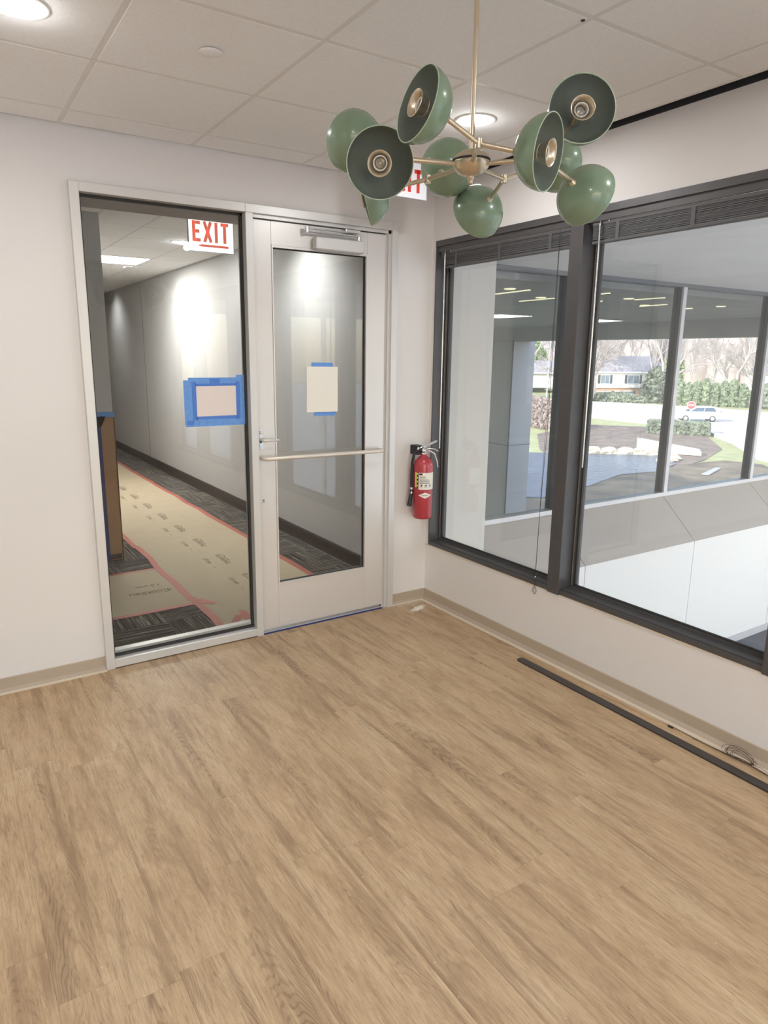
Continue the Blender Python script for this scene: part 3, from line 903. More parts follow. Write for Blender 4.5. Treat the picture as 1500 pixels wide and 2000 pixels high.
sk.lathe([(0.0190, 0.056), (0.0190, 0.072), (0.0175, 0.0735), (0.0155, 0.0725), (0.0145, 0.066)], 28, 0)
sk.lathe([(0.0145, 0.070), (0.0150, 0.067), (0.0138, 0.065), (0.0148, 0.062), (0.0136, 0.059), (0.0146, 0.056), (0.0134, 0.053), (0.012, 0.046), (0.0001, 0.045)], 28, 1)
sk.lathe([(0.0001, 0.050), (0.004, 0.049), (0.0045, 0.045)], 12, 2)
sk = sk.mesh('lamp_socket', [M_porc, M_chrome, M_brass])
col_me = MB().lathe([(0.0001, -0.012), (0.0085, -0.011), (0.0085, 0.0), (0.0120, 0.001), (0.0120, 0.0035)], 18).mesh('swivel', [M_brass])
for (a, n, j) in SH:
    a = rel(a); n = Vector(n).normalized(); q = rel(JN[j])
    rot = n.to_track_quat('Z', 'Y').to_euler()
    s_ = link('shade', sh_me, ch, a, rot)
    link('socket_cup', cup, s_); link('lamp_socket', sk, s_); link('swivel', col_me, s_)
    end = a - n * 0.008
    MB().tube([q, end], 0.0062, 12).obj('branch', M_brass, ch)

# ---------------------------------------------------------------- fire extinguisher
ex = thing('fire_extinguisher', 'red fire extinguisher with black hose hung on the wall between door and window', 'extinguisher', (-0.105, -0.092, 0.62))
R = 0.0655
# body, rotated so the labels face the camera
face = math.atan2(-3.59, -2.71)
body = MB().lathe([(0.0001, 0.002), (0.052, 0.0), (0.060, 0.004), (R, 0.016), (R, 0.355), (R * 0.97, 0.375), (R * 0.80, 0.398), (R * 0.52, 0.414), (0.026, 0.420), (0.022, 0.424), (0.022, 0.436), (0.0001, 0.437)], 40).obj('cylinder', M_red, ex)
def wrap(name, poly, mm, r=R + 0.0006, par=None, seg=8):
    """poly: rectangles (a0,a1,z0,z1) in metres round the body, 0 = toward the camera, + = right"""
    B = MB()
    for (a0, a1, z0, z1) in poly:
        n = max(1, int(abs(a1 - a0) / 0.008))
        vs = []
        for i in range(n + 1):
            aa = face + (a0 + (a1 - a0) * i / n) / R
            vs += [(r * math.cos(aa), r * math.sin(aa), z0), (r * math.cos(aa), r * math.sin(aa), z1)]
        B.add(vs, [(2 * i, 2 * i + 2, 2 * i + 3, 2 * i + 1) for i in range(n)], 0, True)
    return B.obj(name, mm, par)
lb = wrap('label', [(-0.030, 0.098, 0.205, 0.318)], M_label, par=body)
rows = [(-0.026, -0.004, 0.303, 0.314)]
for zz in (0.292, 0.284, 0.276, 0.268, 0.260, 0.252, 0.246):
    rows.append((-0.022, 0.034 + 0.02 * math.sin(zz * 900), zz, zz + 0.0022))
for aa in (-0.018, 0.012, 0.042):
    rows += [(aa, aa + 0.014, 0.222, 0.224), (aa, aa + 0.002, 0.222, 0.240), (aa + 0.006, aa + 0.014, 0.228, 0.240)]
wrap('print', rows, M_ink, R + 0.0012, lb)
yl = wrap('warning_label', [(-0.060, -0.044, 0.218, 0.318)], M_yellow, par=body)
wrap('warning_print', [(-0.044, -0.031, 0.218, 0.318)], M_ink, R + 0.0008, yl)
wrap('warning_marks', [(-0.041, -0.035, 0.226 + 0.026 * i, 0.238 + 0.026 * i) for i in range(4)], M_label, R + 0.0013, yl)
# diamond
B = MB(); n = 12; vs = []
for i in range(n + 1):
    t_ = i / n; aa = face + (-0.030 + 0.092 * t_) / R; hh = 0.0205 * (1 - abs(2 * t_ - 1)) + 0.0003
    vs += [((R + .0008) * math.cos(aa), (R + .0008) * math.sin(aa), 0.166 - hh), ((R + .0008) * math.cos(aa), (R + .0008) * math.sin(aa), 0.166 + hh)]
B.add(vs, [(2 * i, 2 * i + 2, 2 * i + 3, 2 * i + 1) for i in range(n)])
dm = B.obj('diamond_label', M_label, body)
wrap('diamond_print', [(-0.004 + 0.006 * i, -0.0002 + 0.006 * i, 0.1635, 0.1685) for i in range(7)], M_ink, R + 0.0014, dm)
vl = MB().lathe([(0.020, 0.434), (0.020, 0.448), (0.015, 0.450), (0.014, 0.476), (0.017, 0.478), (0.017, 0.490), (0.0001, 0.491)], 20)
vl.obj('valve', M_chrome, ex)
ca, sa = math.cos(0.55), math.sin(0.55)
def hv(d, z, o=0.0):   # along handle direction
    return (d * ca - o * sa, -0.0 - d * sa * 0.4 - o * ca, z)
MB().tube([hv(-0.03, 0.474), hv(0.0, 0.484), hv(0.05, 0.500), hv(0.105, 0.520)], [0.008, 0.009, 0.009, 0.0085], 8).obj('lever', M_chrome, ex)
MB().tube([hv(-0.01, 0.466), hv(0.04, 0.470), (0.065, -0.03, 0.468), (0.092, -0.035, 0.452)], [0.008, 0.008, 0.007, 0.006], 8).obj('carry_handle', M_chrome, ex)
MB().lathe([(0.0001, 0.016), (0.015, 0.014), (0.017, 0.008), (0.017, 0)], 20, 0, Matrix.Translation((-0.012, -0.016, 0.462)) @ Matrix.Rotation(math.pi / 2, 4, 'X')).obj('gauge', M_chrome, ex)
MB().tube([(0.020, -0.03, 0.462), (0.05, -0.055, 0.440), (0.078, -0.05, 0.380), (0.088, -0.045, 0.345)], [0.004, 0.004, 0.0035, 0.003], 8).obj('pull_pin_strap', M_white, ex)
hs = MB().tube([(-0.010, -0.012, 0.458), (-0.040, 0.010, 0.462), (-0.062, 0.022, 0.435), (-0.070, 0.030, 0.38), (-0.070, 0.032, 0.30), (-0.070, 0.030, 0.21)], 0.0095, 12).obj('hose', M_rubber, ex)
MB().tube([(-0.070, 0.030, 0.212), (-0.071, 0.030, 0.198)], 0.0125, 12).tube([(-0.0715, 0.030, 0.185), (-0.073, 0.030, 0.170)], 0.0125, 12).obj('hose_clip', M_chrome, hs)
MB().tube([(-0.071, 0.030, 0.200), (-0.074, 0.030, 0.165), (-0.086, 0.034, 0.085)], [0.0115, 0.012, 0.0165], 14).obj('nozzle', M_rubber, ex)
MB().bbox(-0.045, 0.01, 0.010, 0.0915, 0.430, 0.490, 0.002).obj('wall_bracket', M_rubber, ex)
MB().lathe([(0.0001, 0.006), (0.013, 0.005), (0.015, 0.0)], 16, 0, Matrix.Translation((-0.034, 0.009, 0.468)) @ Matrix.Rotation(math.pi / 2, 4, 'X')).obj('bracket_bolt', M_chrome, ex)

# ---------------------------------------------------------------- floor strip, wires, dust, crumbs
B = MB()
rot = Matrix.Rotation(math.radians(0.4), 3, 'Z')
B.box(-0.052, 0.0, -2.2, 0.0, 0.0045, 0.006); B.box(-0.052, -0.0505, -2.2, 0.0, 0.0005, 0.006)
B.add([(-0.052, 0.0, 0.0045), (0, 0, 0.0045), (-0.012, 0.018, 0.0045), (-0.044, 0.014, 0.0045), (-0.052, 0.0, 0.006), (0, 0, 0.006), (-0.012, 0.018, 0.006), (-0.044, 0.014, 0.006)], [(4, 5, 6, 7), (3, 2, 1, 0), (0, 4, 7, 3), (3, 7, 6, 2), (2, 6, 5, 1)])
B.box(-0.048, -0.044, -2.2, 0, 0.0, 0.0045); B.box(-0.006, -0.002, -2.2, 0, 0.0, 0.0045)
st_ = B.obj('metal_strip', mat('strip_dark', srgb(72, 66, 64), 0.45, 0.2, noise=0.05, nscale=10))
st_.location = (-0.119, -1.112, 0.0)
st_.rotation_euler = (0, 0, math.radians(-0.25))
tag(st_, 'long flat dark metal strip lying on the planks along the right wall', 'strip')

B = MB(); rw = random.Random(11)
for i in range(9):
    cy, cx = -2.33 + rw.uniform(-0.012, 0.012), -0.060
    ry, rz = 0.055 + rw.uniform(-0.012, 0.016), 0.018 + rw.uniform(-0.008, 0.014)
    tilt = rw.uniform(-0.5, 0.9)
    pts = []
    for k in range(19):
        a = k / 18 * math.pi * 2
        yy = math.cos(a) * ry; zz = math.sin(a) * rz
        xx = math.sin(a) * rz * tilt + math.sin(a * 2) * 0.004
        pts.append((cx + xx, cy + yy, 0.010 + max(0, zz + rz * 0.72)))
    B.tube(pts, 0.00085, 5, cap=False)
for i in range(4):
    o_ = rw.uniform(-0.006, 0.006)
    B.tube([(-0.062 + o_, -1.98 - i * 0.04, 0.003), (-0.066 + o_, -2.12, 0.002), (-0.070 + o_, -2.27, 0.004 + 0.002 * i), (-0.062, -2.33, 0.012)], 0.00085, 5)
for i in range(5):
    o_ = rw.uniform(-0.010, 0.010)
    B.tube([(-0.060, -2.36, 0.008), (-0.070 + o_, -2.42, 0.010 + 0.003 * i), (-0.072 + o_ * 1.6, -2.50, 0.006), (-0.066 + o_, -2.62, 0.004), (-0.064 + o_, -2.78, 0.003)], 0.00085, 5)
w_ = B.obj('wire_coil', mat('wire_brown', srgb(72, 52, 40), 0.5))
tag(w_, 'tangled coil of thin dark wires on the floor against the right baseboard', 'wire')
c_ = MB().tube([(-0.066, -1.995, 0.004), (-0.066, -2.018, 0.005)], 0.005, 8).obj('wire_connector', M_gask)
tag(c_, 'tiny dark plug at the far end of the loose wires beside the strip', 'connector')

# gypsum dust under the extinguisher
B = MB(); rd = random.Random(21)
def crumb(x_, y_, s_, z_=0.0):
    k = 5
    vs = [(x_ + s_ * math.cos(2 * math.pi * i / k + x_ * 99) * rd.uniform(.7, 1.2), y_ + s_ * math.sin(2 * math.pi * i / k + x_ * 99) * rd.uniform(.7, 1.2), z_ + 0.0002) for i in range(k)]
    vs.append((x_, y_, z_ + s_ * 0.55))
    B.add(vs, [(i, (i + 1) % k, k) for i in range(k)])
for i in range(1100):
    a = rd.gauss(0, 1); c = rd.gauss(0, 1)
    crumb(-0.165 + a * 0.034 , -0.150 + c * 0.014 + a * 0.010, abs(rd.gauss(0.0016, 0.0009)) + 0.0004)
for i in range(500):
    crumb(-0.175 + rd.gauss(0, 0.07), -0.15 + rd.gauss(0, 0.05), abs(rd.gauss(0.0005, 0.0003)) + 0.0003)
for i in range(900):
    crumb(rd.uniform(-0.27, -0.035), -0.037 - abs(rd.gauss(0, 0.022)), abs(rd.gauss(0.0008, 0.0004)) + 0.0003)
d_ = B.obj('gypsum_dust', mat('white_dust', srgb(236, 228, 214), 0.9))
tag(d_, 'pile of white gypsum dust on the floor in the corner below the extinguisher', 'dust', None, 'stuff')
B = MB()
for i in range(120):
    crumb(rd.uniform(-3.0, -0.2), rd.uniform(-3.2, -0.2), rd.uniform(0.0006, 0.0020))
d_ = B.obj('floor_crumbs', mat('crumbs', srgb(240, 226, 196), 0.8))
tag(d_, 'tiny pale crumbs scattered over the wood planks', 'crumbs', None, 'stuff')

# ---------------------------------------------------------------- corridor behind the door wall
CXR = -0.06
CEND = 13.5
struct(MB().box(CXR, 0.12, 0.12, CEND + 0.1, 0, 2.95).obj('wall_corridor_right', M_corrwall))
struct(MB().box(-6.0, -1.612, 2.062, 2.20, 0, 2.95).box(-1.75, -1.612, 2.20, CEND, 0, 2.95).obj('wall_corridor_left', M_corrwall))
struct(MB().box(-1.75, 0.12, CEND, CEND + 0.1, 0, 2.95).obj('wall_corridor_end', M_corrwall))
struct(MB().box(-6.1, -6.0, 0.12, 2.2, 0, 2.95).obj('wall_corridor_side', M_corrwall))
struct(MB().box(-6.0, FX0 - 0.0, 0.12, 0.50, 2.47, 2.95).box(FX0, CXR, 0.12, 0.505, 2.47, 2.95).obj('trim_2', mat('soffit_paint', srgb(176, 170, 166), 0.7)))
cove('baseboard_corridor_right', ((CXR, 0.12, 0), (CXR, CEND, 0), (-1, 0, 0)), 0.13, M_dbase, M_dbase, 0.012)
cove('baseboard_corridor_left', ((-6.0, 2.062, 0), (-1.62, 2.062, 0), (0, -1, 0)), 0.13, M_dbase, M_dbase, 0.012)
cove('baseboard_corridor_edge', ((-1.612, 2.07, 0), (-1.612, CEND, 0), (1, 0, 0)), 0.13, M_dbase, M_dbase, 0.012)
# wall panel joint
struct(MB().box(CXR - 0.0015, CXR, 6.99, 6.998, 0.14, 2.72).obj('trim_3', M_dbase))
cf = struct(MB().box(-6.0, CXR, 0.0, CEND, -0.2, -0.006).obj('floor_corridor', M_subfloor))
CT = 0.5
def cmesh(w, l, rotd):
    key = ('c', round(w, 3), round(l, 3))
    if key not in cache:
        g = 0.0006
        cache[key] = MB().box(g, w - g, g, l - g, -0.006, -0.001).mesh('carpet_tile', [M_carpet])
    return cache[key]
ny = int(CEND / CT) + 1
xb = -1.6945 + CT
xedges = [xb - CT * k for k in range(-4, 10)]
cnt = 0
for k in range(len(xedges) - 1):
    xr, xl = min(xedges[k], CXR), max(xedges[k + 1], -6.0)
    if xr - xl < 0.03: continue
    for j in range(ny):
        y0 = 0.0 + j * CT; y1_ = min(y0 + CT, CEND)
        if y1_ - y0 < 0.05: continue
        if y0 < 0.12 and (xl < FX0 - 0.1): pass
        if xr < -1.8 and y0 > 2.0: continue
        w_, l_ = xr - xl, y1_ - y0
        if (k + j) % 2 == 0:
            link('carpet_tile', cmesh(w_, l_, 0), cf, (xl, y0, 0))
        else:
            link('carpet_tile', cmesh(l_, w_, 1), cf, (xl + w_, y0, 0), (0, 0, math.pi / 2))
# corridor ceiling
cc = struct(MB().box(-6.0, CXR, 0.12, CEND, 2.80, 2.95).obj('ceiling_corridor', M_slab))
tee = MB()
cgx = [CXR, -0.579, -1.189, -1.612]
cgy = [0.505] + [0.505 + 0.40 + 0.62 * k * 1.0 for k in range(0, 21)] + [CEND]
cgy = [0.505, 1.23, 1.84, 2.45, 3.06, 3.67, 4.39, 5.06] + [5.06 + 0.61 * k for k in range(1, 14)] + [CEND]
for xx in cgx[1:]:
    tee.box(xx - 0.012, xx + 0.012, 0.5, CEND, CZ + 0.0005, CZ + 0.03)
for yy in cgy[1:]:
    tee.box(-1.612, CXR, yy - 0.0115, yy + 0.0115, CZ, CZ + 0.028)
for k in range(1, 8):
    tee.box(-1.612 - 0.61 * k - 0.012, -1.612 - 0.61 * k + 0.012, 0.5, 2.06, CZ + 0.0005, CZ + 0.03)
for yy in (1.23, 1.84):
    tee.box(-6.0, -1.612, yy - 0.0115, yy + 0.0115, CZ, CZ + 0.028)
tee.obj('ceiling_grid', M_tee, cc)
for i in range(3):
    for j in range(len(cgy) - 1):
        if i == 1 and abs(cgy[j] - 4.39) < 0.01:
            continue
        if cgy[j + 1] - cgy[j] > 0.05:
            tile_obj(cgx[i + 1], cgx[i], cgy[j], cgy[j + 1], cc)
for k in range(7):
    for (a, c) in ((0.505, 1.23), (1.23, 1.84), (1.84, 2.06)):
        tile_obj(-1.612 - 0.61 * (k + 1), -1.612 - 0.61 * k, a, c, cc)
# troffer
t = thing('ceiling_light', 'bright rectangular panel light in the corridor ceiling seen through the sidelite', 'light', (-0.884, 4.725, CZ))
MB().box(-0.30, -0.285, -0.33, 0.33, -0.004, 0.03).box(0.285, 0.30, -0.33, 0.33, -0.004, 0.03).box(-0.285, 0.285, -0.33, -0.315, -0.004, 0.03).box(-0.285, 0.285, 0.315, 0.33, -0.004, 0.03).obj('frame', M_white, t)
MB().box(-0.285, 0.285, -0.315, 0.315, 0.010, 0.02).obj('lens', M_lens2, t)
def area(parent, loc, size, power, color=(1, 0.97, 0.93), sy=None, shape='RECTANGLE'):
    ld = bpy.data.lights.new('lamp', 'AREA'); ld.shape = shape; ld.size = size
    if sy: ld.size_y = sy
    ld.energy = power; ld.color = color
    lo = bpy.data.objects.new('lamp', ld); COL.objects.link(lo); lo.parent = parent; lo.location = loc
    return lo
area(t, (0, 0, 0.004), 0.56, CORR_W, sy=0.62)
t2 = copy_tree(t, (-0.884, 10.9, CZ)); t2['label'] = 'panel light far down the corridor hidden behind the wall corner'
t = downlight(-0.672, 3.05, 'round downlight in the corridor ceiling beside the glowing exit sign', 'corridor downlights', 10.0, CZ, 0.085)
def washer(y, label, k=1.0):
    t = thing('wall_washer', label, 'light', (CXR - 0.50, y, CZ), 0, 'corridor wall washers')
    MB().lathe([(0.030, 0.010), (0.034, -0.002), (0.040, -0.003), (0.042, 0.001)], 24).obj('trim_ring', M_white, t)
    ld = bpy.data.lights.new('lamp', 'SPOT'); ld.energy = WASH_W * k; ld.spot_size = math.radians(125); ld.spot_blend = 1.0; ld.shadow_soft_size = 0.03
    ld.color = (1.0, 0.99, 0.97)
    lo = bpy.data.objects.new('lamp', ld); COL.objects.link(lo); lo.parent = t; lo.location = (0, 0, -0.006)
    lo.rotation_euler = Vector((0.42, 0, -1.0)).to_track_quat('-Z', 'Y').to_euler()
for i, yy in enumerate((1.58, 5.05, 8.55, 12.0)):
    washer(yy, ['small recessed washer lighting the corridor wall seen through the door glass', 'small recessed washer over the middle bright scallop on the corridor wall', 'small recessed washer over the farthest visible scallop on the corridor wall', 'small recessed washer near the corridor end'][i], 2.2 if i == 0 else 1.0)

# protective paper, tape, prints
def patch(name, poly, z0, z1, m_, label, cat, group=None):
    o = MB().prism(poly, z0, z1).obj(name, m_)
    return tag(o, label, cat, group)
def wavy(x0, x1, y0, y1, n, amp, seed, axis='y'):
    rq = random.Random(seed)
    L_, R_2 = [], []
    for i in range(n + 1):
        t_ = i / n
        o_ = rq.uniform(-amp, amp)
        if axis == 'y':
            L_.append((x0 + o_, y0 + (y1 - y0) * t_)); R_2.append((x1 + o_ + rq.uniform(-.003, .003), y0 + (y1 - y0) * t_))
        else:
            L_.append((x0 + (x1 - x0) * t_, y0 + o_)); R_2.append((x0 + (x1 - x0) * t_, y1 + o_ + rq.uniform(-.003, .003)))
    return L_, R_2
def strip_mesh(pair, z):
    L_, R_2 = pair
    B = MB(); n = len(L_)
    vs = [(x_, y_, z) for x_, y_ in L_] + [(x_, y_, z) for x_, y_ in R_2]
    fs = [(i, n + i, n + i + 1, i + 1) for i in range(n - 1)]
    B.add(vs, fs)
    vs2 = [(x_, y_, z - 0.0006) for x_, y_, _ in vs]
    B.add(vs2, [tuple(reversed(f)) for f in fs])
    return B
pp = thing('floor_paper', 'long beige floor protection paper with printed rows running down the corridor', 'floor paper', (0, 0, 0))
MB().box(-1.415, -0.455, 0.125, CEND - 0.1, 0.0002, 0.0016).obj('sheet', M_kraft, pp)
logo_t = text_mesh('FLOORSHELL', 0.064, M_print, 'lettering', 0.0002, 'CENTER', 0.78)
mm_t = text_mesh('1.0 mm', 0.062, M_print, 'lettering', 0.0002, 'CENTER', 0.95)
def swoosh():
    B = MB(); n = 12
    vs = []
    for i in range(n + 1):
        a = math.radians(200 - 210 * i / n)
        wd = 0.003 + 0.004 * math.sin(math.pi * i / n)
        vs += [(-0.095 + 0.060 * math.cos(a), 0.004 + 0.042 * math.sin(a), 0.0003), (-0.095 + (0.060 + wd) * math.cos(a), 0.004 + (0.042 + wd) * math.sin(a), 0.0003)]
    B.add(vs, [(2 * i, 2 * i + 1, 2 * i + 3, 2 * i + 2) for i in range(n)])
    for i in range(8):
        B.box(-0.030 + i * 0.011, -0.023 + i * 0.011, 0.034, 0.043, 0, 0.0003)
    return B.mesh('logo_mark', [M_print])
sw = swoosh()
dash = MB().box(-0.03, 0.03, -0.0015, 0.0015, 0, 0.0003).mesh('dash', [M_print])
for k in range(16):
    yc = 1.62 + 0.60 * (k - 1)
    Z = 0.0018
    rz = -math.pi / 2
    link('lettering', logo_t, pp, (-0.900, yc, Z), (0, 0, rz))
    link('logo_mark', sw, pp, (-0.900, yc, Z), (0, 0, rz))
    link('lettering', mm_t, pp, (-1.025, yc + 0.03, Z), (0, 0, rz))
    link('dash', dash, pp, (-1.035, yc - 0.17, Z), (0, 0, rz))
p2 = thing('floor_paper', 'short beige floor protection paper branching left in front of the cardboard guard', 'floor paper', (0, 0, 0))
MB().box(-5.5, -1.42, 0.735, 1.655, 0.0002, 0.0014).obj('sheet', M_kraft, p2)
for k in range(4):
    xc = -1.648 - 0.66 * k
    link('lettering', logo_t, p2, (xc, 1.120, 0.0016), (0, 0, math.pi))
    link('logo_mark', sw, p2, (xc, 1.120, 0.0016), (0, 0, math.pi))
    link('lettering', mm_t, p2, (xc + 0.03, 1.262, 0.0016), (0, 0, math.pi))
    link('dash', dash, p2, (xc - 0.26, 1.20, 0.0016), (0, 0, math.pi))
def tp(pair, z, label):
    return tag(strip_mesh(pair, z).obj('red_tape', M_rtape), label, 'tape', 'red tape strips round the floor paper')
tp(wavy(-0.475, -0.425, 0.125, CEND - 0.2, 34, 0.012, 1), 0.0026, 'red tape sealing the far right edge of the long floor paper')
tp(wavy(-1.447, -1.392, 0.125, 0.85, 5, 0.006, 2), 0.0030, 'red tape on the near left edge of the long paper beside striped carpet')
tp(wavy(-1.452, -1.402, 0.80, 2.4, 7, 0.012, 3), 0.0034, 'red tape where the branching paper meets the long paper')
tp(wavy(-1.455, -1.410, 2.35, CEND - 0.2, 26, 0.012, 4), 0.0028, 'red tape on the long paper edge past the cardboard guard')
tp(wavy(-5.5, -1.42, 0.700, 0.745, 20, 0.006, 5, 'x'), 0.0026, 'red tape along the near edge of the branching paper')
tp(wavy(-5.5, -1.45, 1.640, 1.675, 20, 0.006, 6, 'x'), 0.0024, 'red tape along the far edge of the branching paper')
patch('red_tape', [(-1.43, 0.735), (-1.335, 0.640), (-1.30, 0.675), (-1.38, 0.80)], 0.0036, 0.0040, M_rtape, 'short torn piece of red tape at the junction of both papers', 'tape')
patch('red_tape', [(-1.225, 0.445), (-1.185, 0.415), (-1.205, 0.27), (-1.24, 0.195), (-1.355, 0.262), (-1.275, 0.375), (-1.252, 0.362)], 0.0018, 0.0024, M_rtape, 'crumpled red tape patch with pale triangle hole on the paper by the sidelite corner', 'tape')
patch('tape_hole', [(-1.262, 0.305), (-1.293, 0.262), (-1.245, 0.240)], 0.0024, 0.0028, M_kraft, 'small pale paper triangle showing in the red tape patch', 'paper')

# cardboard corner guard with blue tape
g_ = thing('corner_guard', 'tall brown cardboard guard wrapped with blue tape on the corridor wall corner', 'cardboard guard', (-1.612, 2.062, 0))
MB().box(-0.112, 0.006, -0.008, -0.001, 0, 1.215).obj('board', M_card, g_)
MB().box(0.0, 0.008, -0.008, 0.10, 0, 1.215).obj('board', M_card, g_)
MB().box(-0.150, -0.100, -0.010, -0.0075, 0, 1.23).obj('tape_strip', M_dbtape, g_)
B = MB(); vs = [(-0.155, -0.012, 1.185), (0.012, -0.012, 1.195), (0.012, -0.012, 1.232), (-0.150, -0.012, 1.238)]
B.add(vs + [(a, b_ + 0.003, c) for a, b_, c in vs], [(0, 1, 2, 3), (7, 6, 5, 4), (3, 2, 6, 7), (0, 3, 7, 4), (0, 4, 5, 1), (1, 5, 6, 2)])
B.obj('tape_strip', M_btape, g_)
B = MB(); vs = [(-0.150, -0.0125, 1.10), (-0.095, -0.0125, 1.12), (-0.060, -0.0125, 1.20), (-0.150, -0.0125, 1.20)]
B.add(vs, [(0, 1, 2, 3), (3, 2, 1, 0)]); B.obj('tape_strip', M_btape2, g_)

# ---------------------------------------------------------------- atrium beyond the right windows
AY2, AYB, AFZ = 2.479, 1.889, -2.84
ASZ, ABZ = -0.300, -0.935
AX1 = 15.8
STX, STY = 2.147, 1.75
SEAM0, SEAMP = 6.405, 2.37
MULX = [SEAM0 + SEAMP * k for k in range(-1, 4)]
struct(MB().box(0.16, STX, STY, AY2 + 0.2, AFZ, 2.95).obj('wall_atrium_strip', M_ats))
wl = struct(MB().box(STX, AX1, AYB + 0.03, AY2 + 0.25, AFZ, ABZ - 0.02).obj('wall_atrium_knee', M_slab))
for a in range(len(MULX) + 1):
    x0 = STX if a == 0 else MULX[a - 1]
    x1 = AX1 if a == len(MULX) else MULX[a]
    g = 0.005
    x0 += g * (a > 0); x1 -= g
    MB().box(x0, x1, AYB, AYB + 0.03, AFZ, ABZ).obj('lower_panel', M_atw, wl)
    B = MB()
    vs = []
    for xx in (x0, x1):
        vs += [(xx, AYB, ABZ), (xx, AY2, ASZ - 0.06), (xx, AY2, ASZ - 0.12), (xx, AYB + 0.05, ABZ - 0.02)]
    B.add(vs, [(0, 4, 5, 1), (3, 2, 6, 7), (0, 1, 2, 3), (4, 7, 6, 5), (1, 5, 6, 2), (0, 3, 7, 4)])
    B.obj('sloped_panel', M_atg, wl)
struct(MB().box(STX, AX1, AYB - 0.015, AYB, AFZ, AFZ + 0.12).obj('baseboard_atrium', mat('atrium_base', srgb(196, 196, 200), 0.5)))
struct(MB().box(0.13, AX1, -14.0, 0.2, AFZ - 0.2, AFZ).obj('floor_atrium', mat('pale_bounce_floor', srgb(226, 224, 220), 0.5)))  # unseen floor made pale to bounce light onto the atrium ceiling
struct(MB().box(0.13, AX1, 0.2, AYB, AFZ - 0.2, AFZ).obj('floor_atrium_carpet', M_atfloor))
struct(MB().box(0.16, AX1, -14.0, AY2 + 0.3, CZ, 2.95).obj('ceiling_atrium', M_atc))
struct(MB().box(0.10, 0.13, -14.0, 0.12, AFZ, -0.005).box(0.121, 0.135, 0.12, STY, AFZ, 2.9).obj('wall_atrium_side', M_ats))
fg = struct(link('window_atrium_fill', None, None))  # unseen glazed end added to let skylight brighten the atrium
for k in range(8):
    xa = 0.16 + k * (AX1 - 0.16) / 7
    MB().box(xa - 0.05, xa + 0.05, -14.1, -13.95, AFZ, CZ).obj('mullion', M_mull, fg)
for k in range(7):
    xa = 0.16 + k * (AX1 - 0.16) / 7
    MB().box(xa + 0.05, xa + (AX1 - 0.16) / 7 - 0.05, -14.03, -14.024, AFZ, CZ).obj('pane', M_glass_a, fg)
struct(MB().box(AX1, AX1 + 0.2, -14.2, AY2 + 0.3, AFZ, 2.95).obj('wall_atrium_end', M_atw))
gw = struct(link('window_atrium', None, None))
MB().box(STX, AX1, AY2 - 0.02, AY2 + 0.13, ASZ - 0.06, ASZ).obj('frame_sill', M_mull, gw)
MB().box(STX, AX1, AY2 - 0.02, AY2 + 0.13, CZ - 0.05, CZ).obj('frame_head', M_mull_d, gw)
MB().box(STX, STX + 0.05, AY2 - 0.02, AY2 + 0.13, ASZ, CZ - 0.05).obj('frame_jamb', M_mull_d, gw)
for i, xx in enumerate(MULX):
    mo = MB().box(xx - 0.035, xx + 0.045, AY2 - 0.03, AY2 + 0.0, ASZ, CZ - 0.05).obj('mullion', M_mull, gw)
    MB().box(xx - 0.035, xx + 0.045, AY2 + 0.0, AY2 + 0.13, ASZ, CZ - 0.05).obj('mullion_back', M_mull_d, mo)
ed = [STX + 0.05] + MULX + [AX1]
for i in range(len(ed) - 1):
    MB().box(ed[i] + (0.045 if i else 0), ed[i + 1] - 0.035, AY2 + 0.05, AY2 + 0.056, ASZ, CZ - 0.05).obj('pane', M_glass_a, gw)
for i, (xx, yy) in enumerate([(9.5, -4.5), (13.0, -4.5)]):  # unseen fill panels added to brighten the atrium
    t = thing('ceiling_light', 'flat fill panel added out of view in the atrium ceiling, %s' % ['nearer the middle', 'nearer the far end'][i], 'light', (xx, yy, CZ), 0, 'added atrium fill panels')
    MB().bbox(-0.62, 0.62, -0.62, 0.62, -0.03, 0.0, 0.004).obj('frame', M_white, t)
    MB().box(-0.58, 0.58, -0.58, 0.58, -0.036, -0.031).obj('lens', M_fill_lens, t)
    area(t, (0, 0, -0.045), 1.1, ATRIUM_FILL_W / 2, (0.95, 0.98, 1.0), 1.1)

# ---------------------------------------------------------------- unseen building mass put in to block the sun; canopy outside
M_ext = mat('facade_panel', srgb(170, 168, 164), 0.8)
struct(MB().box(-6.1, 0.0, -6.9, 2.78, 2.96, 4.4).box(0.0, AX1 + 0.3, -14.2, 2.78, 2.96, 4.4).obj('roof', M_ext))
struct(MB().box(-6.1, 0.16, 2.78, 26.0, 2.96, 4.4).obj('roof.001', M_ext))
struct(MB().box(-6.1, 0.0, -6.85, 2.70, -5.3, -0.21).box(0.0, AX1 + 0.3, -14.2, 2.70, -5.3, AFZ - 0.21).obj('wall_ground_storey', M_ext))
struct(MB().box(0.125, 0.30, 2.70, 26, -5.3, 2.95).obj('wall_wing_outer', M_ext))
cn = struct(link('canopy', None, None))
MB().box(0.30, 13.9, 2.78, 26.0, 2.62, 4.3).obj('soffit', M_soffit, cn)
MB().box(13.3, 13.9, 2.78, 26.0, 2.19, 2.619).obj('edge_beam', M_soffit, cn)
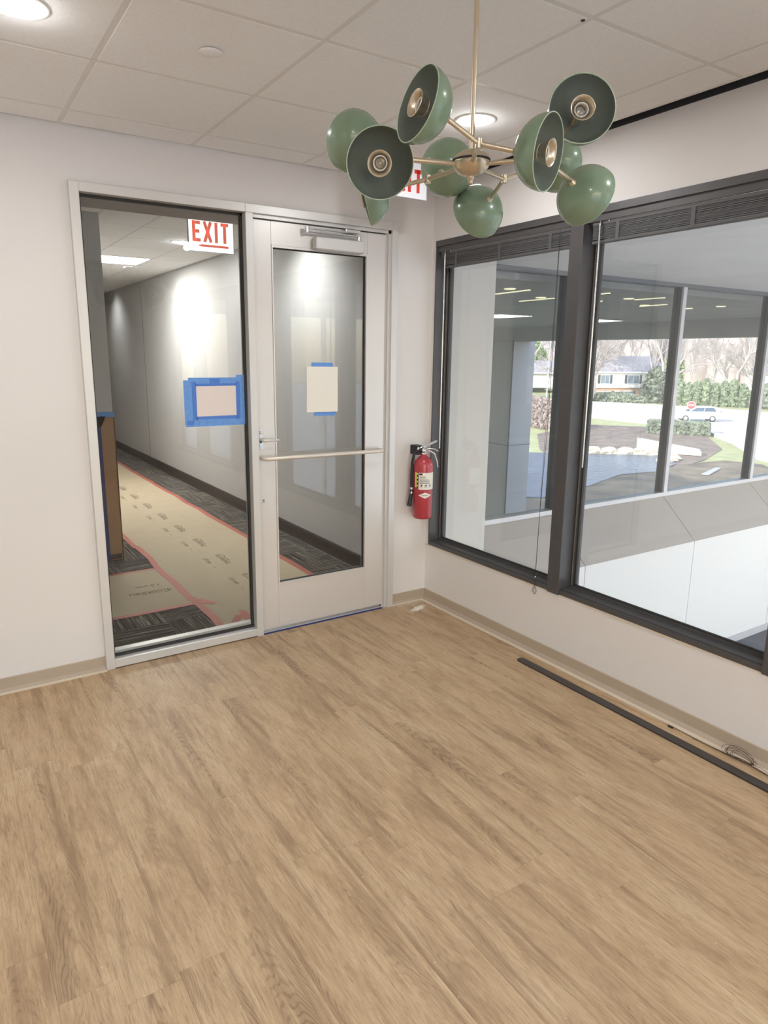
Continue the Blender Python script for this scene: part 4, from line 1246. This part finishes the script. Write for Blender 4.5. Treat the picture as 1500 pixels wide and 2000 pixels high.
# reflections of indoor ceiling lights, built as glowing discs and strips
ordn = ['first', 'second', 'third', 'fourth', 'fifth', 'sixth', 'seventh', 'eighth', 'ninth', 'tenth']
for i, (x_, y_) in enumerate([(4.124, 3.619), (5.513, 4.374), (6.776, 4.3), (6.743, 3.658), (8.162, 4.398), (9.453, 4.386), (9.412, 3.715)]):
    o = MB().lathe([(0.0001, -0.014), (0.075, -0.012), (0.085, -0.001)], 20).obj('lamp_reflection', M_refl_glow)
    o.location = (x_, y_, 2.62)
    tag(o, '%s round lamp reflection from the left, built as a glowing disc on the soffit' % ordn[i], 'light', 'round lamp reflections on the dark soffit')
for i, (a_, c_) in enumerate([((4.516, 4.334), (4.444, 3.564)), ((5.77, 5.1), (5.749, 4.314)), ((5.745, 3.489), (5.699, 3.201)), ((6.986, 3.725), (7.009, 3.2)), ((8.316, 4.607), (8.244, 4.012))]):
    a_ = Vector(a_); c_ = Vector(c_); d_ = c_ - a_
    o = MB().box(-d_.length / 2, d_.length / 2, -0.022, 0.022, -0.012, -0.001).obj('strip_reflection', M_refl_glow)
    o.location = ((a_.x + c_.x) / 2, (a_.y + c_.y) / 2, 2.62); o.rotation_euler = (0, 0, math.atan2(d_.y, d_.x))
    tag(o, '%s thin lamp reflection from the left, built as a glowing strip on the soffit' % ordn[i], 'light', 'strip lamp reflections on the dark soffit')
cl_ = thing('canopy_column', 'square blue-grey column under the dark canopy in front of the pond', 'column', (13.62, 13.3, -5.3))
MB().bbox(-0.50, 0.50, -0.50, 0.50, 0, 7.49, 0.02).obj('shaft', M_conc, cl_)
MB().box(-0.515, -0.485, -0.515, -0.485, 0, 7.49).obj('corner_joint', M_gask, cl_)
MB().box(-0.506, 0.506, -0.506, 0.506, 4.10, 4.12).obj('band_joint', M_gask, cl_)

# ---------------------------------------------------------------- outdoors
G = -5.3
M_grass = mat('lawn', srgb(164, 162, 112), 0.95, noise=0.16, nscale=0.9)
M_drygrass = mat('dry_lawn', srgb(176, 170, 118), 0.95, noise=0.14, nscale=0.7)
M_mulch = mat('mulch', srgb(124, 106, 90), 0.95, noise=0.4, nscale=1.4)
M_asph = mat('asphalt', srgb(198, 188, 176), 0.9, noise=0.05, nscale=0.6)
M_kerb = mat('kerb_concrete', srgb(220, 214, 204), 0.85)
M_bank = mat('bank_soil', srgb(112, 98, 76), 0.95, noise=0.5, nscale=0.7)
M_rock = mat('rock', srgb(186, 176, 156), 0.9, noise=0.2, nscale=2.0)
def water_mat():
    M = bpy.data.materials.new('pond_water'); M.use_nodes = True
    nt = M.node_tree; b_ = nt.nodes['Principled BSDF']
    b_.inputs['Base Color'].default_value = srgb(72, 84, 98)
    b_.inputs['Roughness'].default_value = 0.12
    tc = nt.nodes.new('ShaderNodeTexCoord')
    mp = nt.nodes.new('ShaderNodeMapping'); mp.inputs['Scale'].default_value = (1.2, 3.2, 1); mp.inputs['Rotation'].default_value = (0, 0, 0.6)
    nz = nt.nodes.new('ShaderNodeTexNoise'); nz.inputs['Scale'].default_value = 1.4; nz.inputs['Detail'].default_value = 4
    bp = nt.nodes.new('ShaderNodeBump'); bp.inputs['Strength'].default_value = 0.8; bp.inputs['Distance'].default_value = 0.25
    nt.links.new(tc.outputs['Object'], mp.inputs[0]); nt.links.new(mp.outputs[0], nz.inputs['Vector'])
    nt.links.new(nz.outputs['Fac'], bp.inputs['Height']); nt.links.new(bp.outputs[0], b_.inputs['Normal'])
    return M
M_water = water_mat()
def ground(name, poly, z, m_):
    return struct(MB().prism(poly, z - 0.05, z).obj(name, m_))
struct(MB().box(-160, 330, -160, 330, G - 0.4, G).obj('ground', M_grass))
struct(MB().box(-150, 150, -150, -14.3, G, G + 0.05).box(-150, -0.1, -14.3, -7.0, G, G + 0.05).obj('ground_bounce', mat('bounce_pale', srgb(222, 224, 228), 0.9)))  # unseen pale ground added to bounce sunlight up through the windows
ground('ground_mulch_bed', [(55.3, 45.0), (59.3, 39.9), (60.0, 34.1), (56.5, 32.1), (49.1, 26.3), (42.2, 23.5), (38.2, 22.6), (36.0, 24.0), (38.5, 28.0), (34.6, 31.0), (36.5, 33.5), (44.0, 41.0)], G + 0.06, M_mulch)
ground('ground_bank', [(14, 3.0), (20, 2.5), (32, 10), (43.6, 20.2), (43.0, 22.6), (38.3, 22.9), (34.8, 21.9), (31.6, 22.5), (25.4, 20.2), (22.4, 19.6), (21.2, 21.0), (14.0, 30.0)], G + 0.10, M_bank)
pond_pts = [(20.8, 21.2), (22.3, 19.7), (25.4, 20.2), (31.6, 22.3), (34.7, 21.8), (38.5, 23.2), (41.0, 26.1), (38.5, 28.2), (35.6, 30.5), (33.5, 32.2), (28, 37), (16, 46), (14.2, 34), (17, 26)]
struct(MB().prism(pond_pts, G + 0.12, G + 0.14).obj('ground_pond', M_water))
road_a = [(63.2, 52.5), (62.6, 42.6), (60.6, 34.9), (53.9, 28.0), (46.5, 21.8), (40, 10), (48, -20), (120, -60), (104, 20), (86.2, 42.1), (87.6, 48.4), (86.8, 57.1), (83.5, 68.2), (74, 100), (60, 140), (42, 134), (56, 84)]
ground('ground_road', road_a, G + 0.16, M_asph)
def kerb(name, line, w, z):
    B = MB()
    for i in range(len(line) - 1):
        a = Vector(line[i]); c = Vector(line[i + 1]); d = (c - a).normalized(); n = Vector((-d.y, d.x)) * w / 2
        B.prism([tuple(a + n), tuple(a - n), tuple(c - n), tuple(c + n)], G, G + z)
    return struct(B.obj(name, M_kerb))
kerb('ground_kerb', [(56, 84), (63.0, 52.5), (62.4, 42.5), (60.2, 34.7), (53.7, 27.8), (46.3, 21.6), (40, 10)], 0.7, 0.30)
kerb('ground_kerb.001', [(74, 100), (83.8, 68.3), (87.2, 57.2), (88.0, 48.4), (86.6, 42.0), (104, 20)], 0.8, 0.30)
ground('ground_path', [(35.8, 19.7), (38.9, 20.7), (39.1, 20.45), (36.0, 19.35)], G + 0.2, M_conc)

def blob(name, m_, cx, cy, sx_, sy_, sz_, seed, rings=7, seg=12, rough=0.18, boxy=0.0, z=G):
    B = MB(); rq = random.Random(seed)
    vs = []
    for i in range(rings + 1):
        ph = -0.35 + (math.pi / 2 + 0.35) * i / rings
        for k in range(seg):
            a = 2 * math.pi * k / seg
            rr_ = 1 + rq.uniform(-rough, rough)
            cxx, cyy = math.cos(a), math.sin(a)
            if boxy:
                mxx = max(abs(cxx), abs(cyy)); f_ = 1 + boxy * (1 / mxx - 1); cxx *= f_; cyy *= f_
            hr = max(0.0, math.cos(ph)) ** (1 - 0.7 * boxy)
            vs.append((cxx * hr * sx_ * rr_, cyy * hr * sy_ * rr_, max(0, math.sin(ph) ** 1 if ph > 0 else 0) * sz_ * (1 + rq.uniform(-rough, rough) * 0.4)))
    fs = []
    for i in range(rings):
        for k in range(seg):
            fs.append((i * seg + k, i * seg + (k + 1) % seg, (i + 1) * seg + (k + 1) % seg, (i + 1) * seg + k))
    B.add(vs, fs)
    o = B.obj(name, m_)
    o.location = (cx, cy, z)
    return o
M_hedge = mat('hedge_green', srgb(122, 130, 108), 0.95, noise=0.35, nscale=2.2)
M_everg = mat('evergreen', srgb(128, 140, 108), 0.95, noise=0.35, nscale=1.6)
M_twig = mat('twig_brown', srgb(150, 132, 120), 0.95, noise=0.25, nscale=2.0)
M_bark = mat('bark_grey', srgb(176, 166, 158), 0.9, noise=0.15, nscale=2.0)
M_leaf = mat('leaf_green', srgb(140, 158, 104), 0.9, noise=0.3, nscale=1.2)

def leafy(name, m_, cx, cy, sx_, sy_, sz_, seed, n=1400, ls=0.22, shape='dome', z=G, rz=0.0):
    """foliage of many small leaf clumps filling a volume"""
    B = MB(); rq = random.Random(seed)
    for i in range(n):
        if shape == 'box':
            x_, y_, z_ = rq.uniform(-1, 1), rq.uniform(-1, 1), rq.random()
            f_ = rq.choice((0, 1, 2))
            if f_ == 0: x_ = math.copysign(1, x_)
            elif f_ == 1: y_ = math.copysign(1, y_)
            else: z_ = 1
        else:
            a = rq.uniform(0, 2 * math.pi); t_ = rq.random()
            if shape == 'cone':
                rr_ = (1 - t_) ** 0.7
            elif shape == 'column':
                rr_ = min(1, (1 - t_) * 3.0) ** 0.5
            else:
                rr_ = math.sqrt(max(0, 1 - t_ * t_))
            rr_ *= rq.uniform(0.72, 1.0)
            x_, y_, z_ = math.cos(a) * rr_, math.sin(a) * rr_, t_
        p = Vector((x_ * sx_, y_ * sy_, z_ * sz_))
        u = Vector((rq.gauss(0, 1), rq.gauss(0, 1), rq.gauss(0, 1))).normalized()
        v = u.orthogonal().normalized()
        s_ = ls * rq.uniform(0.6, 1.3)
        B.add([p + u * s_, p + v * s_ * 0.8, p - u * s_ * 0.8, p - v * s_], [(0, 1, 2, 3)])
    o = B.obj(name, m_)
    o.location = (cx, cy, z); o.rotation_euler = (0, 0, rz)
    return o
def shrub(name, label, cat, m_, cx, cy, sx_, sy_, sz_, seed, n, ls, shape, group=None, rz=0.0):
    t = thing(name, label, cat, (cx, cy, G), rz, group)
    f_ = leafy('foliage', m_, 0, 0, sx_, sy_, sz_, seed, n, ls, shape, 0.0)
    f_.parent = t
    if shape == 'box':
        c_ = MB().box(-sx_ * .93, sx_ * .93, -sy_ * .93, sy_ * .93, 0, sz_ * .95).obj('core', m_, t)
    else:
        pr = {'cone': [(0.93, 0.0), (0.75, 0.25), (0.5, 0.55), (0.22, 0.82), (0.001, 0.98)], 'column': [(0.8, 0.0), (0.88, 0.3), (0.85, 0.7), (0.55, 0.9), (0.001, 0.99)],
              'dome': [(0.8, 0.0), (0.85, 0.3), (0.66, 0.62), (0.35, 0.86), (0.001, 0.93)]}[shape]
        B = MB().lathe([(r_, z_ * sz_) for r_, z_ in pr], 14)
        B.v = [(x_ * sx_ * .9, y_ * sy_ * .9, z_) for x_, y_, z_ in B.v]
        B.obj('core', m_, t)
    return t
# low clipped hedge beside the drive
shrub('clipped_hedge', 'low clipped green box hedge by the kerb in front of the silver car', 'hedge', M_hedge, 55.9, 34.7, 1.2, 2.6, 1.15, 31, 1500, 0.20, 'box', None, math.radians(33))
# arborvitae row across the road
ar_pts = [(91.5 + 0.62 * k, 60.5 - 1.05 * k) for k in range(9)]
for k, (x_, y_) in enumerate(ar_pts):
    shrub('arborvitae', '%s arborvitae from the left in the green row across the road behind the car' % ordn[k], 'tree', M_everg, x_ + 1.0, y_, 0.85, 0.85, 3.7 + 0.35 * math.sin(k * 2.1), 40 + k, 420, 0.26, 'column', 'arborvitae row behind the stop sign')
for k in range(4):
    shrub('arborvitae', '%s evergreen from the left of those right of the pale path' % ordn[k], 'tree', M_hedge, 97.4 + 0.8 * k, 48.6 - 1.5 * k, 1.0, 1.0, 3.6, 60 + k, 380, 0.26, 'column', 'evergreens right of the pale path')
# bushes by the two-storey house
shrub('evergreen_bush', 'large dark evergreen bush at the right corner of the two-storey house', 'bush', M_hedge, 95.5, 65.0, 2.6, 2.6, 5.6, 71, 1400, 0.34, 'dome')
shrub('evergreen_bush', 'tall yellow-green evergreen behind the bush at the two-storey house', 'tree', M_leaf, 99.5, 65.0, 1.6, 1.6, 8.6, 72, 900, 0.34, 'column')
shrub('foundation_hedge', 'low rounded hedge along the front of the two-storey house', 'hedge', M_hedge, 90.0, 68.6, 1.2, 5.4, 1.5, 73, 1400, 0.24, 'dome', None, math.radians(26))
# bare brown shrubs on the pond's far lawn
for k in range(9):
    t_ = k / 8
    shrub('bare_shrub', '%s bare brown shrub from the left along the lawn beyond the pond' % ordn[k], 'bush', M_twig, 54.5 - 5.5 * t_, 56.0 - 13.0 * t_, 2.0, 1.6, 3.2 - 0.5 * t_, 80 + k, 620, 0.16, 'dome', 'bare shrubs along the lawn')

# rocks
rr = random.Random(9)
pts_line = [(36.6, 30.0), (37.6, 29.2), (38.4, 28.5), (39.3, 27.8), (40.1, 27.1), (40.6, 26.6)]
for k, (x_, y_) in enumerate(pts_line):
    o = blob('shore_rock', M_rock, x_ + 0.3, y_ + 0.3, 0.75, 0.55, 0.5, 100 + k, 5, 9, 0.22, 0.3, G + 0.1)
    tag(o, '%s flat pale rock from the left edging the far pond shore' % ordn[k], 'rock', 'flat rocks on the far shore')
for k in range(16):
    a = rr.random(); 
    x_ = 38.6 + a * 3.4 + rr.uniform(-.3, .3); y_ = 23.6 + (1 - a) * 0.6 + a * 1.9 + rr.uniform(-.5, .5)
    s_ = rr.uniform(0.18, 0.42)
    o = blob('pile_rock', M_rock, x_, y_, s_, s_ * 0.9, s_ * 0.9, 130 + k, 4, 7, 0.25, 0.2, G + 0.12)
    tag(o, 'small pale rock in the rubble pile at the right pond end', 'rock', 'rubble pile at the pond end')
# concrete spillway slab
B = MB()
B.add([(41.4, 28.4, G + 0.1), (43.6, 24.6, G + 0.1), (44.6, 25.4, G + 0.1), (42.4, 29.2, G + 0.1), (41.4, 28.4, G + 0.95), (43.6, 24.6, G + 0.35), (44.6, 25.4, G + 0.45), (42.4, 29.2, G + 1.05)],
      [(3, 2, 1, 0), (4, 5, 6, 7), (0, 1, 5, 4), (1, 2, 6, 5), (2, 3, 7, 6), (3, 0, 4, 7)])
tag(B.obj('spillway_slab', M_rock), 'pale tilted concrete slab above the rocks on the far pond shore', 'slab')

# bare trees
def bare_tree_mesh(seed, h, spread=0.5, depth=5, r0=None, mult=3, cl=False):
    B = MB(); rq = random.Random(seed)
    r0 = r0 or h * 0.017
    def grow(p, d, L_, r, dep):
        n = 3
        pts = [p]; dd = Vector(d)
        for i in range(n):
            dd = (dd + Vector((rq.gauss(0, .12), rq.gauss(0, .12), rq.gauss(0, .05) + 0.04))).normalized()
            pts.append(pts[-1] + dd * L_ / n)
        sides = 6 if dep > 3 else 3
        B.tube(pts, [r, r * .88, r * .76, r * .62], sides, cap=False)
        if dep <= 0: return
        for k in range(mult if dep > 1 else mult + 1):
            a = rq.uniform(0, 2 * math.pi); sp = spread * rq.uniform(0.6, 1.3)
            perp = dd.orthogonal().normalized(); perp = Matrix.Rotation(a, 3, dd) @ perp
            nd = (dd + perp * sp).normalized()
            st = pts[-1] if k == 0 else pts[rq.choice((1, 2, 3))]
            grow(st, nd, L_ * rq.uniform(0.62, 0.82), r * 0.6, dep - 1)
    if cl:
        for k in range(4):
            a = 2 * math.pi * k / 4 + 0.4
            grow(Vector((0.25 * math.cos(a), 0.25 * math.sin(a), 0)), Vector((0.38 * math.cos(a), 0.38 * math.sin(a), 1)).normalized(), h * 0.34, r0, depth - 1)
    else:
        grow(Vector((0, 0, 0)), Vector((0, 0, 1)), h * 0.30, r0, depth)
    return B.mesh('bare_tree', [M_bark])
big = link('bare_tree', bare_tree_mesh(5, 14, 0.62, 6, 0.30, 3, True), None, (86.5, 71.0, G))
tag(big, 'large many-stemmed bare tree in front of the two-storey house across the road', 'tree')
mesh_pool = [bare_tree_mesh(20 + k, 15 + k, 0.52, 6) for k in range(4)]
rt = random.Random(33)
for k in range(46):
    t_ = (k + rt.random()) / 46
    ang = math.radians(12 + 46 * t_)
    d = rt.uniform(118, 175)
    o = link('bare_tree', mesh_pool[k % 4], None, (-2.8 + d * math.cos(ang), -3.7 + d * math.sin(ang), G), (0, 0, rt.uniform(0, 6.3)))
    o.scale = (1.1, 1.1, rt.uniform(0.85, 1.2))
    tag(o, 'hazy bare tree in the far thicket behind the houses', 'tree', 'bare trees of the far thicket')
# pale trunked tree right of the arborvitae
o = link('bare_tree', bare_tree_mesh(77, 12, 0.55, 5, 0.34), None, (108.0, 56.0, G)); tag(o, 'pale bare tree rising behind the right end of the arborvitae row', 'tree')
# distant woods
B = MB(); rq = random.Random(2)
M_woods = mat('far_woods', srgb(172, 158, 150), 0.95, noise=0.22, nscale=0.16)
for k in range(60):
    a0 = math.radians(5 + k); d = 200 + rq.uniform(-8, 8)
    cx_, cy_ = d * math.cos(a0), d * math.sin(a0)
    hh = rq.uniform(13, 19)
    pr = [(3.4, 0), (4.2, hh * .35), (3.6, hh * .7), (1.6, hh * .93), (0.01, hh)]
    B.lathe(pr, 8, 0, Matrix.Translation((cx_, cy_, G)) @ Matrix.Diagonal((rq.uniform(.8, 1.3), rq.uniform(.8, 1.3), 1, 1)))
tag(B.obj('far_woods', M_woods), 'hazy brownish band of leafless woods closing the horizon', 'woods', None, 'stuff')

# weeping evergreen behind the low house
shrub('green_tree', 'rounded yellow-green tree behind the low white garage', 'tree', M_leaf, 104.0, 101.0, 3.2, 3.2, 10.4, 301, 1600, 0.4, 'column')

# houses
M_siding = mat('white_siding', srgb(236, 232, 224), 0.8)
M_brick = mat('tan_brick', srgb(206, 168, 138), 0.9, noise=0.12, nscale=3)
M_roofm = mat('grey_shingle', srgb(150, 146, 148), 0.9, noise=0.12, nscale=2)
M_roofb = mat('brown_shingle', srgb(158, 128, 118), 0.9, noise=0.12, nscale=2)
M_shut = mat('dark_shutter', srgb(70, 82, 78), 0.7)
M_wpane = mat('house_window', srgb(120, 134, 140), 0.2)
def gable(B, w, d, z0, h, over, mi=0):
    # ridge along x
    vs = [(-w / 2 - over, -d / 2 - over, z0), (w / 2 + over, -d / 2 - over, z0), (w / 2 + over, d / 2 + over, z0), (-w / 2 - over, d / 2 + over, z0), (-w / 2 - over, 0, z0 + h), (w / 2 + over, 0, z0 + h)]
    B.add(vs, [(0, 1, 5, 4), (2, 3, 4, 5), (1, 2, 5), (3, 0, 4), (3, 2, 1, 0)], mi)
def house(label, loc, rz, w, d, h1, h2, rh, m_low, m_up, m_roof, wins, garage=None):
    t = thing('house', label, 'house', loc, rz)
    MB().box(-w / 2, w / 2, -d / 2, d / 2, 0, h1).obj('lower_wall', m_low, t)
    if h2: MB().box(-w / 2 - .05, w / 2 + .05, -d / 2 - .25, d / 2 + .05, h1, h1 + h2).obj('upper_wall', m_up, t)
    B = MB(); gable(B, w, d, h1 + h2, rh, 0.6); B.obj('roof', m_roof, t)
    MB().box(-w / 2 - .6, w / 2 + .6, -d / 2 - .66, -d / 2 - .58, h1 + h2 - .18, h1 + h2 + .04).obj('gutter', M_siding, t)
    for (x_, z_, ww, hh, sh) in wins:
        yy = -d / 2 - (0.27 if (h2 and z_ > h1) else 0.02)
        f_ = MB().box(x_ - ww / 2 - .08, x_ + ww / 2 + .08, yy - 0.05, yy, z_ - hh / 2 - .08, z_ + hh / 2 + .08).obj('window', M_siding, t)
        MB().box(x_ - ww / 2, x_ - .03, yy - 0.07, yy - 0.05, z_ - hh / 2, z_ + hh / 2).box(x_ + .03, x_ + ww / 2, yy - 0.07, yy - 0.05, z_ - hh / 2, z_ + hh / 2).obj('glass', M_wpane, f_)
        if sh:
            for s_ in (-1, 1):
                MB().box(x_ + s_ * (ww / 2 + .30) - .2, x_ + s_ * (ww / 2 + .30) + .2, yy - 0.06, yy, z_ - hh / 2 - .05, z_ + hh / 2 + .05).obj('shutter', M_shut, t)
    if garage:
        x_, ww, hh = garage
        gd = MB().box(x_ - ww / 2, x_ + ww / 2, -d / 2 - .06, -d / 2, 0.05, hh).obj('garage_door', M_siding, t)
    return t
# facing the viewer: local -y points to the camera
hz = math.atan2(0.80, 0.62) - math.pi / 2
house('white two-storey house with dark shutters and brick ground floor across the road', (96.0, 74.5, G - 0.5), -0.42, 14.5, 8.0, 2.6, 2.6, 2.6, M_brick, M_siding, M_roofm,
      [(-3.2, 4.0, 1.5, 1.3, True), (1.8, 4.0, 2.0, 1.3, True), (-3.2, 1.3, 2.2, 1.3, False), (0.4, 1.3, 3.2, 1.4, True)])
house('low white garage house with grey roof beyond the bare shrubs', (102.0, 97.5, G + 1.0), -0.60, 10.5, 8.0, 3.0, 0.0, 2.3, M_siding, M_siding, M_roofm,
      [(-4.2, 1.5, 1.0, 1.3, True)], (-0.2, 4.8, 2.5))
house('pale yellow house partly cut off left of the canopy column', (88.0, 110.0, G + 1.0), -0.7, 9.0, 7.0, 3.4, 0.0, 2.4, mat('yellow_siding', srgb(226, 220, 188), 0.8), M_siding, M_roofm,
      [(2.2, 1.6, 1.2, 1.2, False)], (-1.2, 3.0, 2.4))
house('brown-roofed house far behind the arborvitae row', (171.0, 109.0, G + 2.6), -0.5, 13.0, 8.0, 3.0, 0.0, 2.4, M_brick, M_siding, M_roofb,
      [(-2.0, 1.6, 1.4, 1.2, False), (2.5, 1.6, 1.4, 1.2, False)])
house('white house far behind the evergreens at the right photo edge', (140.0, 67.0, G + 0.9), -0.35, 13.0, 8.0, 3.2, 0.0, 2.0, M_siding, M_siding, M_roofm,
      [(-3.0, 1.6, 1.6, 1.2, False), (2.0, 1.6, 1.6, 1.2, False)])

# poles, stop sign, street lamps
M_pole = mat('pole_white', srgb(206, 208, 216), 0.5, 0.2)
t = thing('flagpole', 'tall thin pale pole standing before the low garage house', 'pole', (89.5, 82.8, G))
MB().tube([(0, 0, 0), (0.15, 0, 10.6)], [0.14, 0.10], 10).obj('shaft', M_pole, t)
t = thing('stop_sign', 'red and white stop sign on a post by the silver car and box hedge', 'sign', (60.6, 36.6, G + 0.1))
MB().tube([(0, 0, 0), (0, 0, 2.3)], 0.03, 8).obj('post', M_pole, t)
ang = math.atan2(-54, -85.4)
Mx = Matrix.Translation((0, 0, 2.35)) @ Matrix.Rotation(ang, 4, 'Z') @ Matrix.Rotation(math.pi / 2, 4, 'Y')
def octa(r, z0, z1):
    B = MB()
    vs = [Mx @ Vector((r * math.cos(math.radians(22.5 + 45 * k)), r * math.sin(math.radians(22.5 + 45 * k)), z)) for z in (z0, z1) for k in range(8)]
    B.add(vs, [tuple(reversed(range(8))), tuple(range(8, 16))] + [(i, (i + 1) % 8, 8 + (i + 1) % 8, 8 + i) for i in range(8)])
    return B
octa(0.42, 0.0, 0.02).obj('white_border', M_label, t)
octa(0.38, 0.02, 0.03).obj('red_face', mat('sign_red', srgb(206, 70, 72), 0.5), t)
me = text_mesh('STOP', 0.30, M_label, 'lettering', 0.004, 'CENTER', 0.8)
o = link('lettering', me, t)
o.matrix_local = Matrix.Translation((0, 0, 2.35)) @ Matrix.Rotation(ang, 4, 'Z') @ Matrix.Translation((0.045, 0, 0)) @ Matrix.Rotation(math.pi / 2, 4, 'Z') @ Matrix.Rotation(math.pi / 2, 4, 'X')
for k, (x_, y_, lab_) in enumerate([(76.0, 62.5, 'street lamp with white acorn globe before the big bare tree'), (84.0, 73.0, 'second street lamp with white globe further left behind the bare tree')]):
    t = thing('street_lamp', lab_, 'street lamp', (x_, y_, G))
    MB().tube([(0, 0, 0), (0, 0, 4.9)], [0.09, 0.06], 8).obj('post', M_bark, t)
    MB().lathe([(0.12, 4.9), (0.28, 5.15), (0.30, 5.5), (0.16, 5.95), (0.02, 6.15)], 14).obj('globe', M_label, t)

# car (small SUV, side on)
def car():
    t = thing('car', 'silver white small SUV driving on the road beyond the box hedge', 'car', (68.9, 41.05, G + 0.16), math.atan2(39.56 - 42.6, 70.5 - 67.26) + math.pi)
    M_body = mat('car_paint', srgb(214, 220, 230), 0.3, 0.1, coat=0.5)
    M_cg = mat('car_glass', srgb(84, 110, 134), 0.15)
    L_, Wd = 4.5, 1.8
    # local +x = front
    side = [(2.25, 0.45), (2.22, 0.80), (1.95, 0.98), (1.15, 1.08), (0.35, 1.58), (0.0, 1.66), (-1.5, 1.64), (-1.95, 1.52), (-2.15, 1.05), (-2.25, 0.95), (-2.25, 0.45), (-1.95, 0.32), (1.95, 0.32)]
    def taper(z): return 1.0 if z < 1.0 else 1.0 - 0.16 * (z - 1.0) / 0.65
    B = MB(); n = len(side)
    vs = [(x_, s_ * Wd / 2 * taper(z_), z_) for s_ in (-1, 1) for x_, z_ in side]
    B.add(vs, [tuple(range(n)), tuple(reversed(range(n, 2 * n)))] + [(i, n + i, n + (i + 1) % n, (i + 1) % n) for i in range(n)])
    B.obj('body', M_body, t)
    gw_ = [(0.98, 1.10), (0.33, 1.52), (-1.45, 1.56), (-1.75, 1.12)]
    for s_ in (-1, 1):
        for (a, c) in (((0, 0.5)), ((0.52, 1.0))):
            def lerp(p, q, k): return (p[0] + (q[0] - p[0]) * k, p[1] + (q[1] - p[1]) * k)
            bl_, tl_ = lerp(gw_[0], gw_[3], a), lerp(gw_[1], gw_[2], a)
            br_, tr_ = lerp(gw_[0], gw_[3], c), lerp(gw_[1], gw_[2], c)
            q = [(p[0], s_ * (Wd / 2 * taper(p[1]) + 0.012), p[1]) for p in (bl_, br_, tr_, tl_)]
            Bq = MB(); Bq.add(q, [(0, 1, 2, 3), (3, 2, 1, 0)]); Bq.obj('side_window', M_cg, t)
    Bq = MB(); Bq.add([(1.12, -.72, 1.11), (1.12, .72, 1.11), (0.40, .66, 1.57), (0.40, -.66, 1.57)], [(0, 1, 2, 3), (3, 2, 1, 0)]); Bq.obj('windscreen', M_cg, t)
    Bq = MB(); Bq.add([(-2.16, -.68, 1.10), (-2.16, .68, 1.10), (-1.98, .62, 1.50), (-1.98, -.62, 1.50)], [(0, 1, 2, 3), (3, 2, 1, 0)]); Bq.obj('rear_window', M_cg, t)
    for x_ in (1.40, -1.38):
        for s_ in (-1, 1):
            Mw = Matrix.Translation((x_, s_ * 0.80, 0.34)) @ Matrix.Rotation(math.pi / 2, 4, 'X')
            w_ = MB().lathe([(0.20, -0.11), (0.34, -0.11), (0.345, 0.0), (0.34, 0.11), (0.20, 0.11)], 20, 0, Mw).obj('wheel', M_rubber, t)
            MB().lathe([(0.001, -0.112), (0.20, -0.112), (0.215, -0.10)], 16, 0, Mw).lathe([(0.001, 0.112), (0.20, 0.112), (0.215, 0.10)], 16, 0, Mw).obj('hubcap', M_chrome, w_)
    MB().box(-2.27, -2.20, -0.80, -0.58, 0.85, 1.15).box(-2.27, -2.20, 0.58, 0.80, 0.85, 1.15).obj('tail_lamp', mat('tail_red', srgb(170, 60, 60), 0.4), t)
    MB().box(2.18, 2.25, -0.80, -0.45, 0.68, 0.82).box(2.18, 2.25, 0.45, 0.80, 0.68, 0.82).obj('head_lamp', M_porc, t)
car()
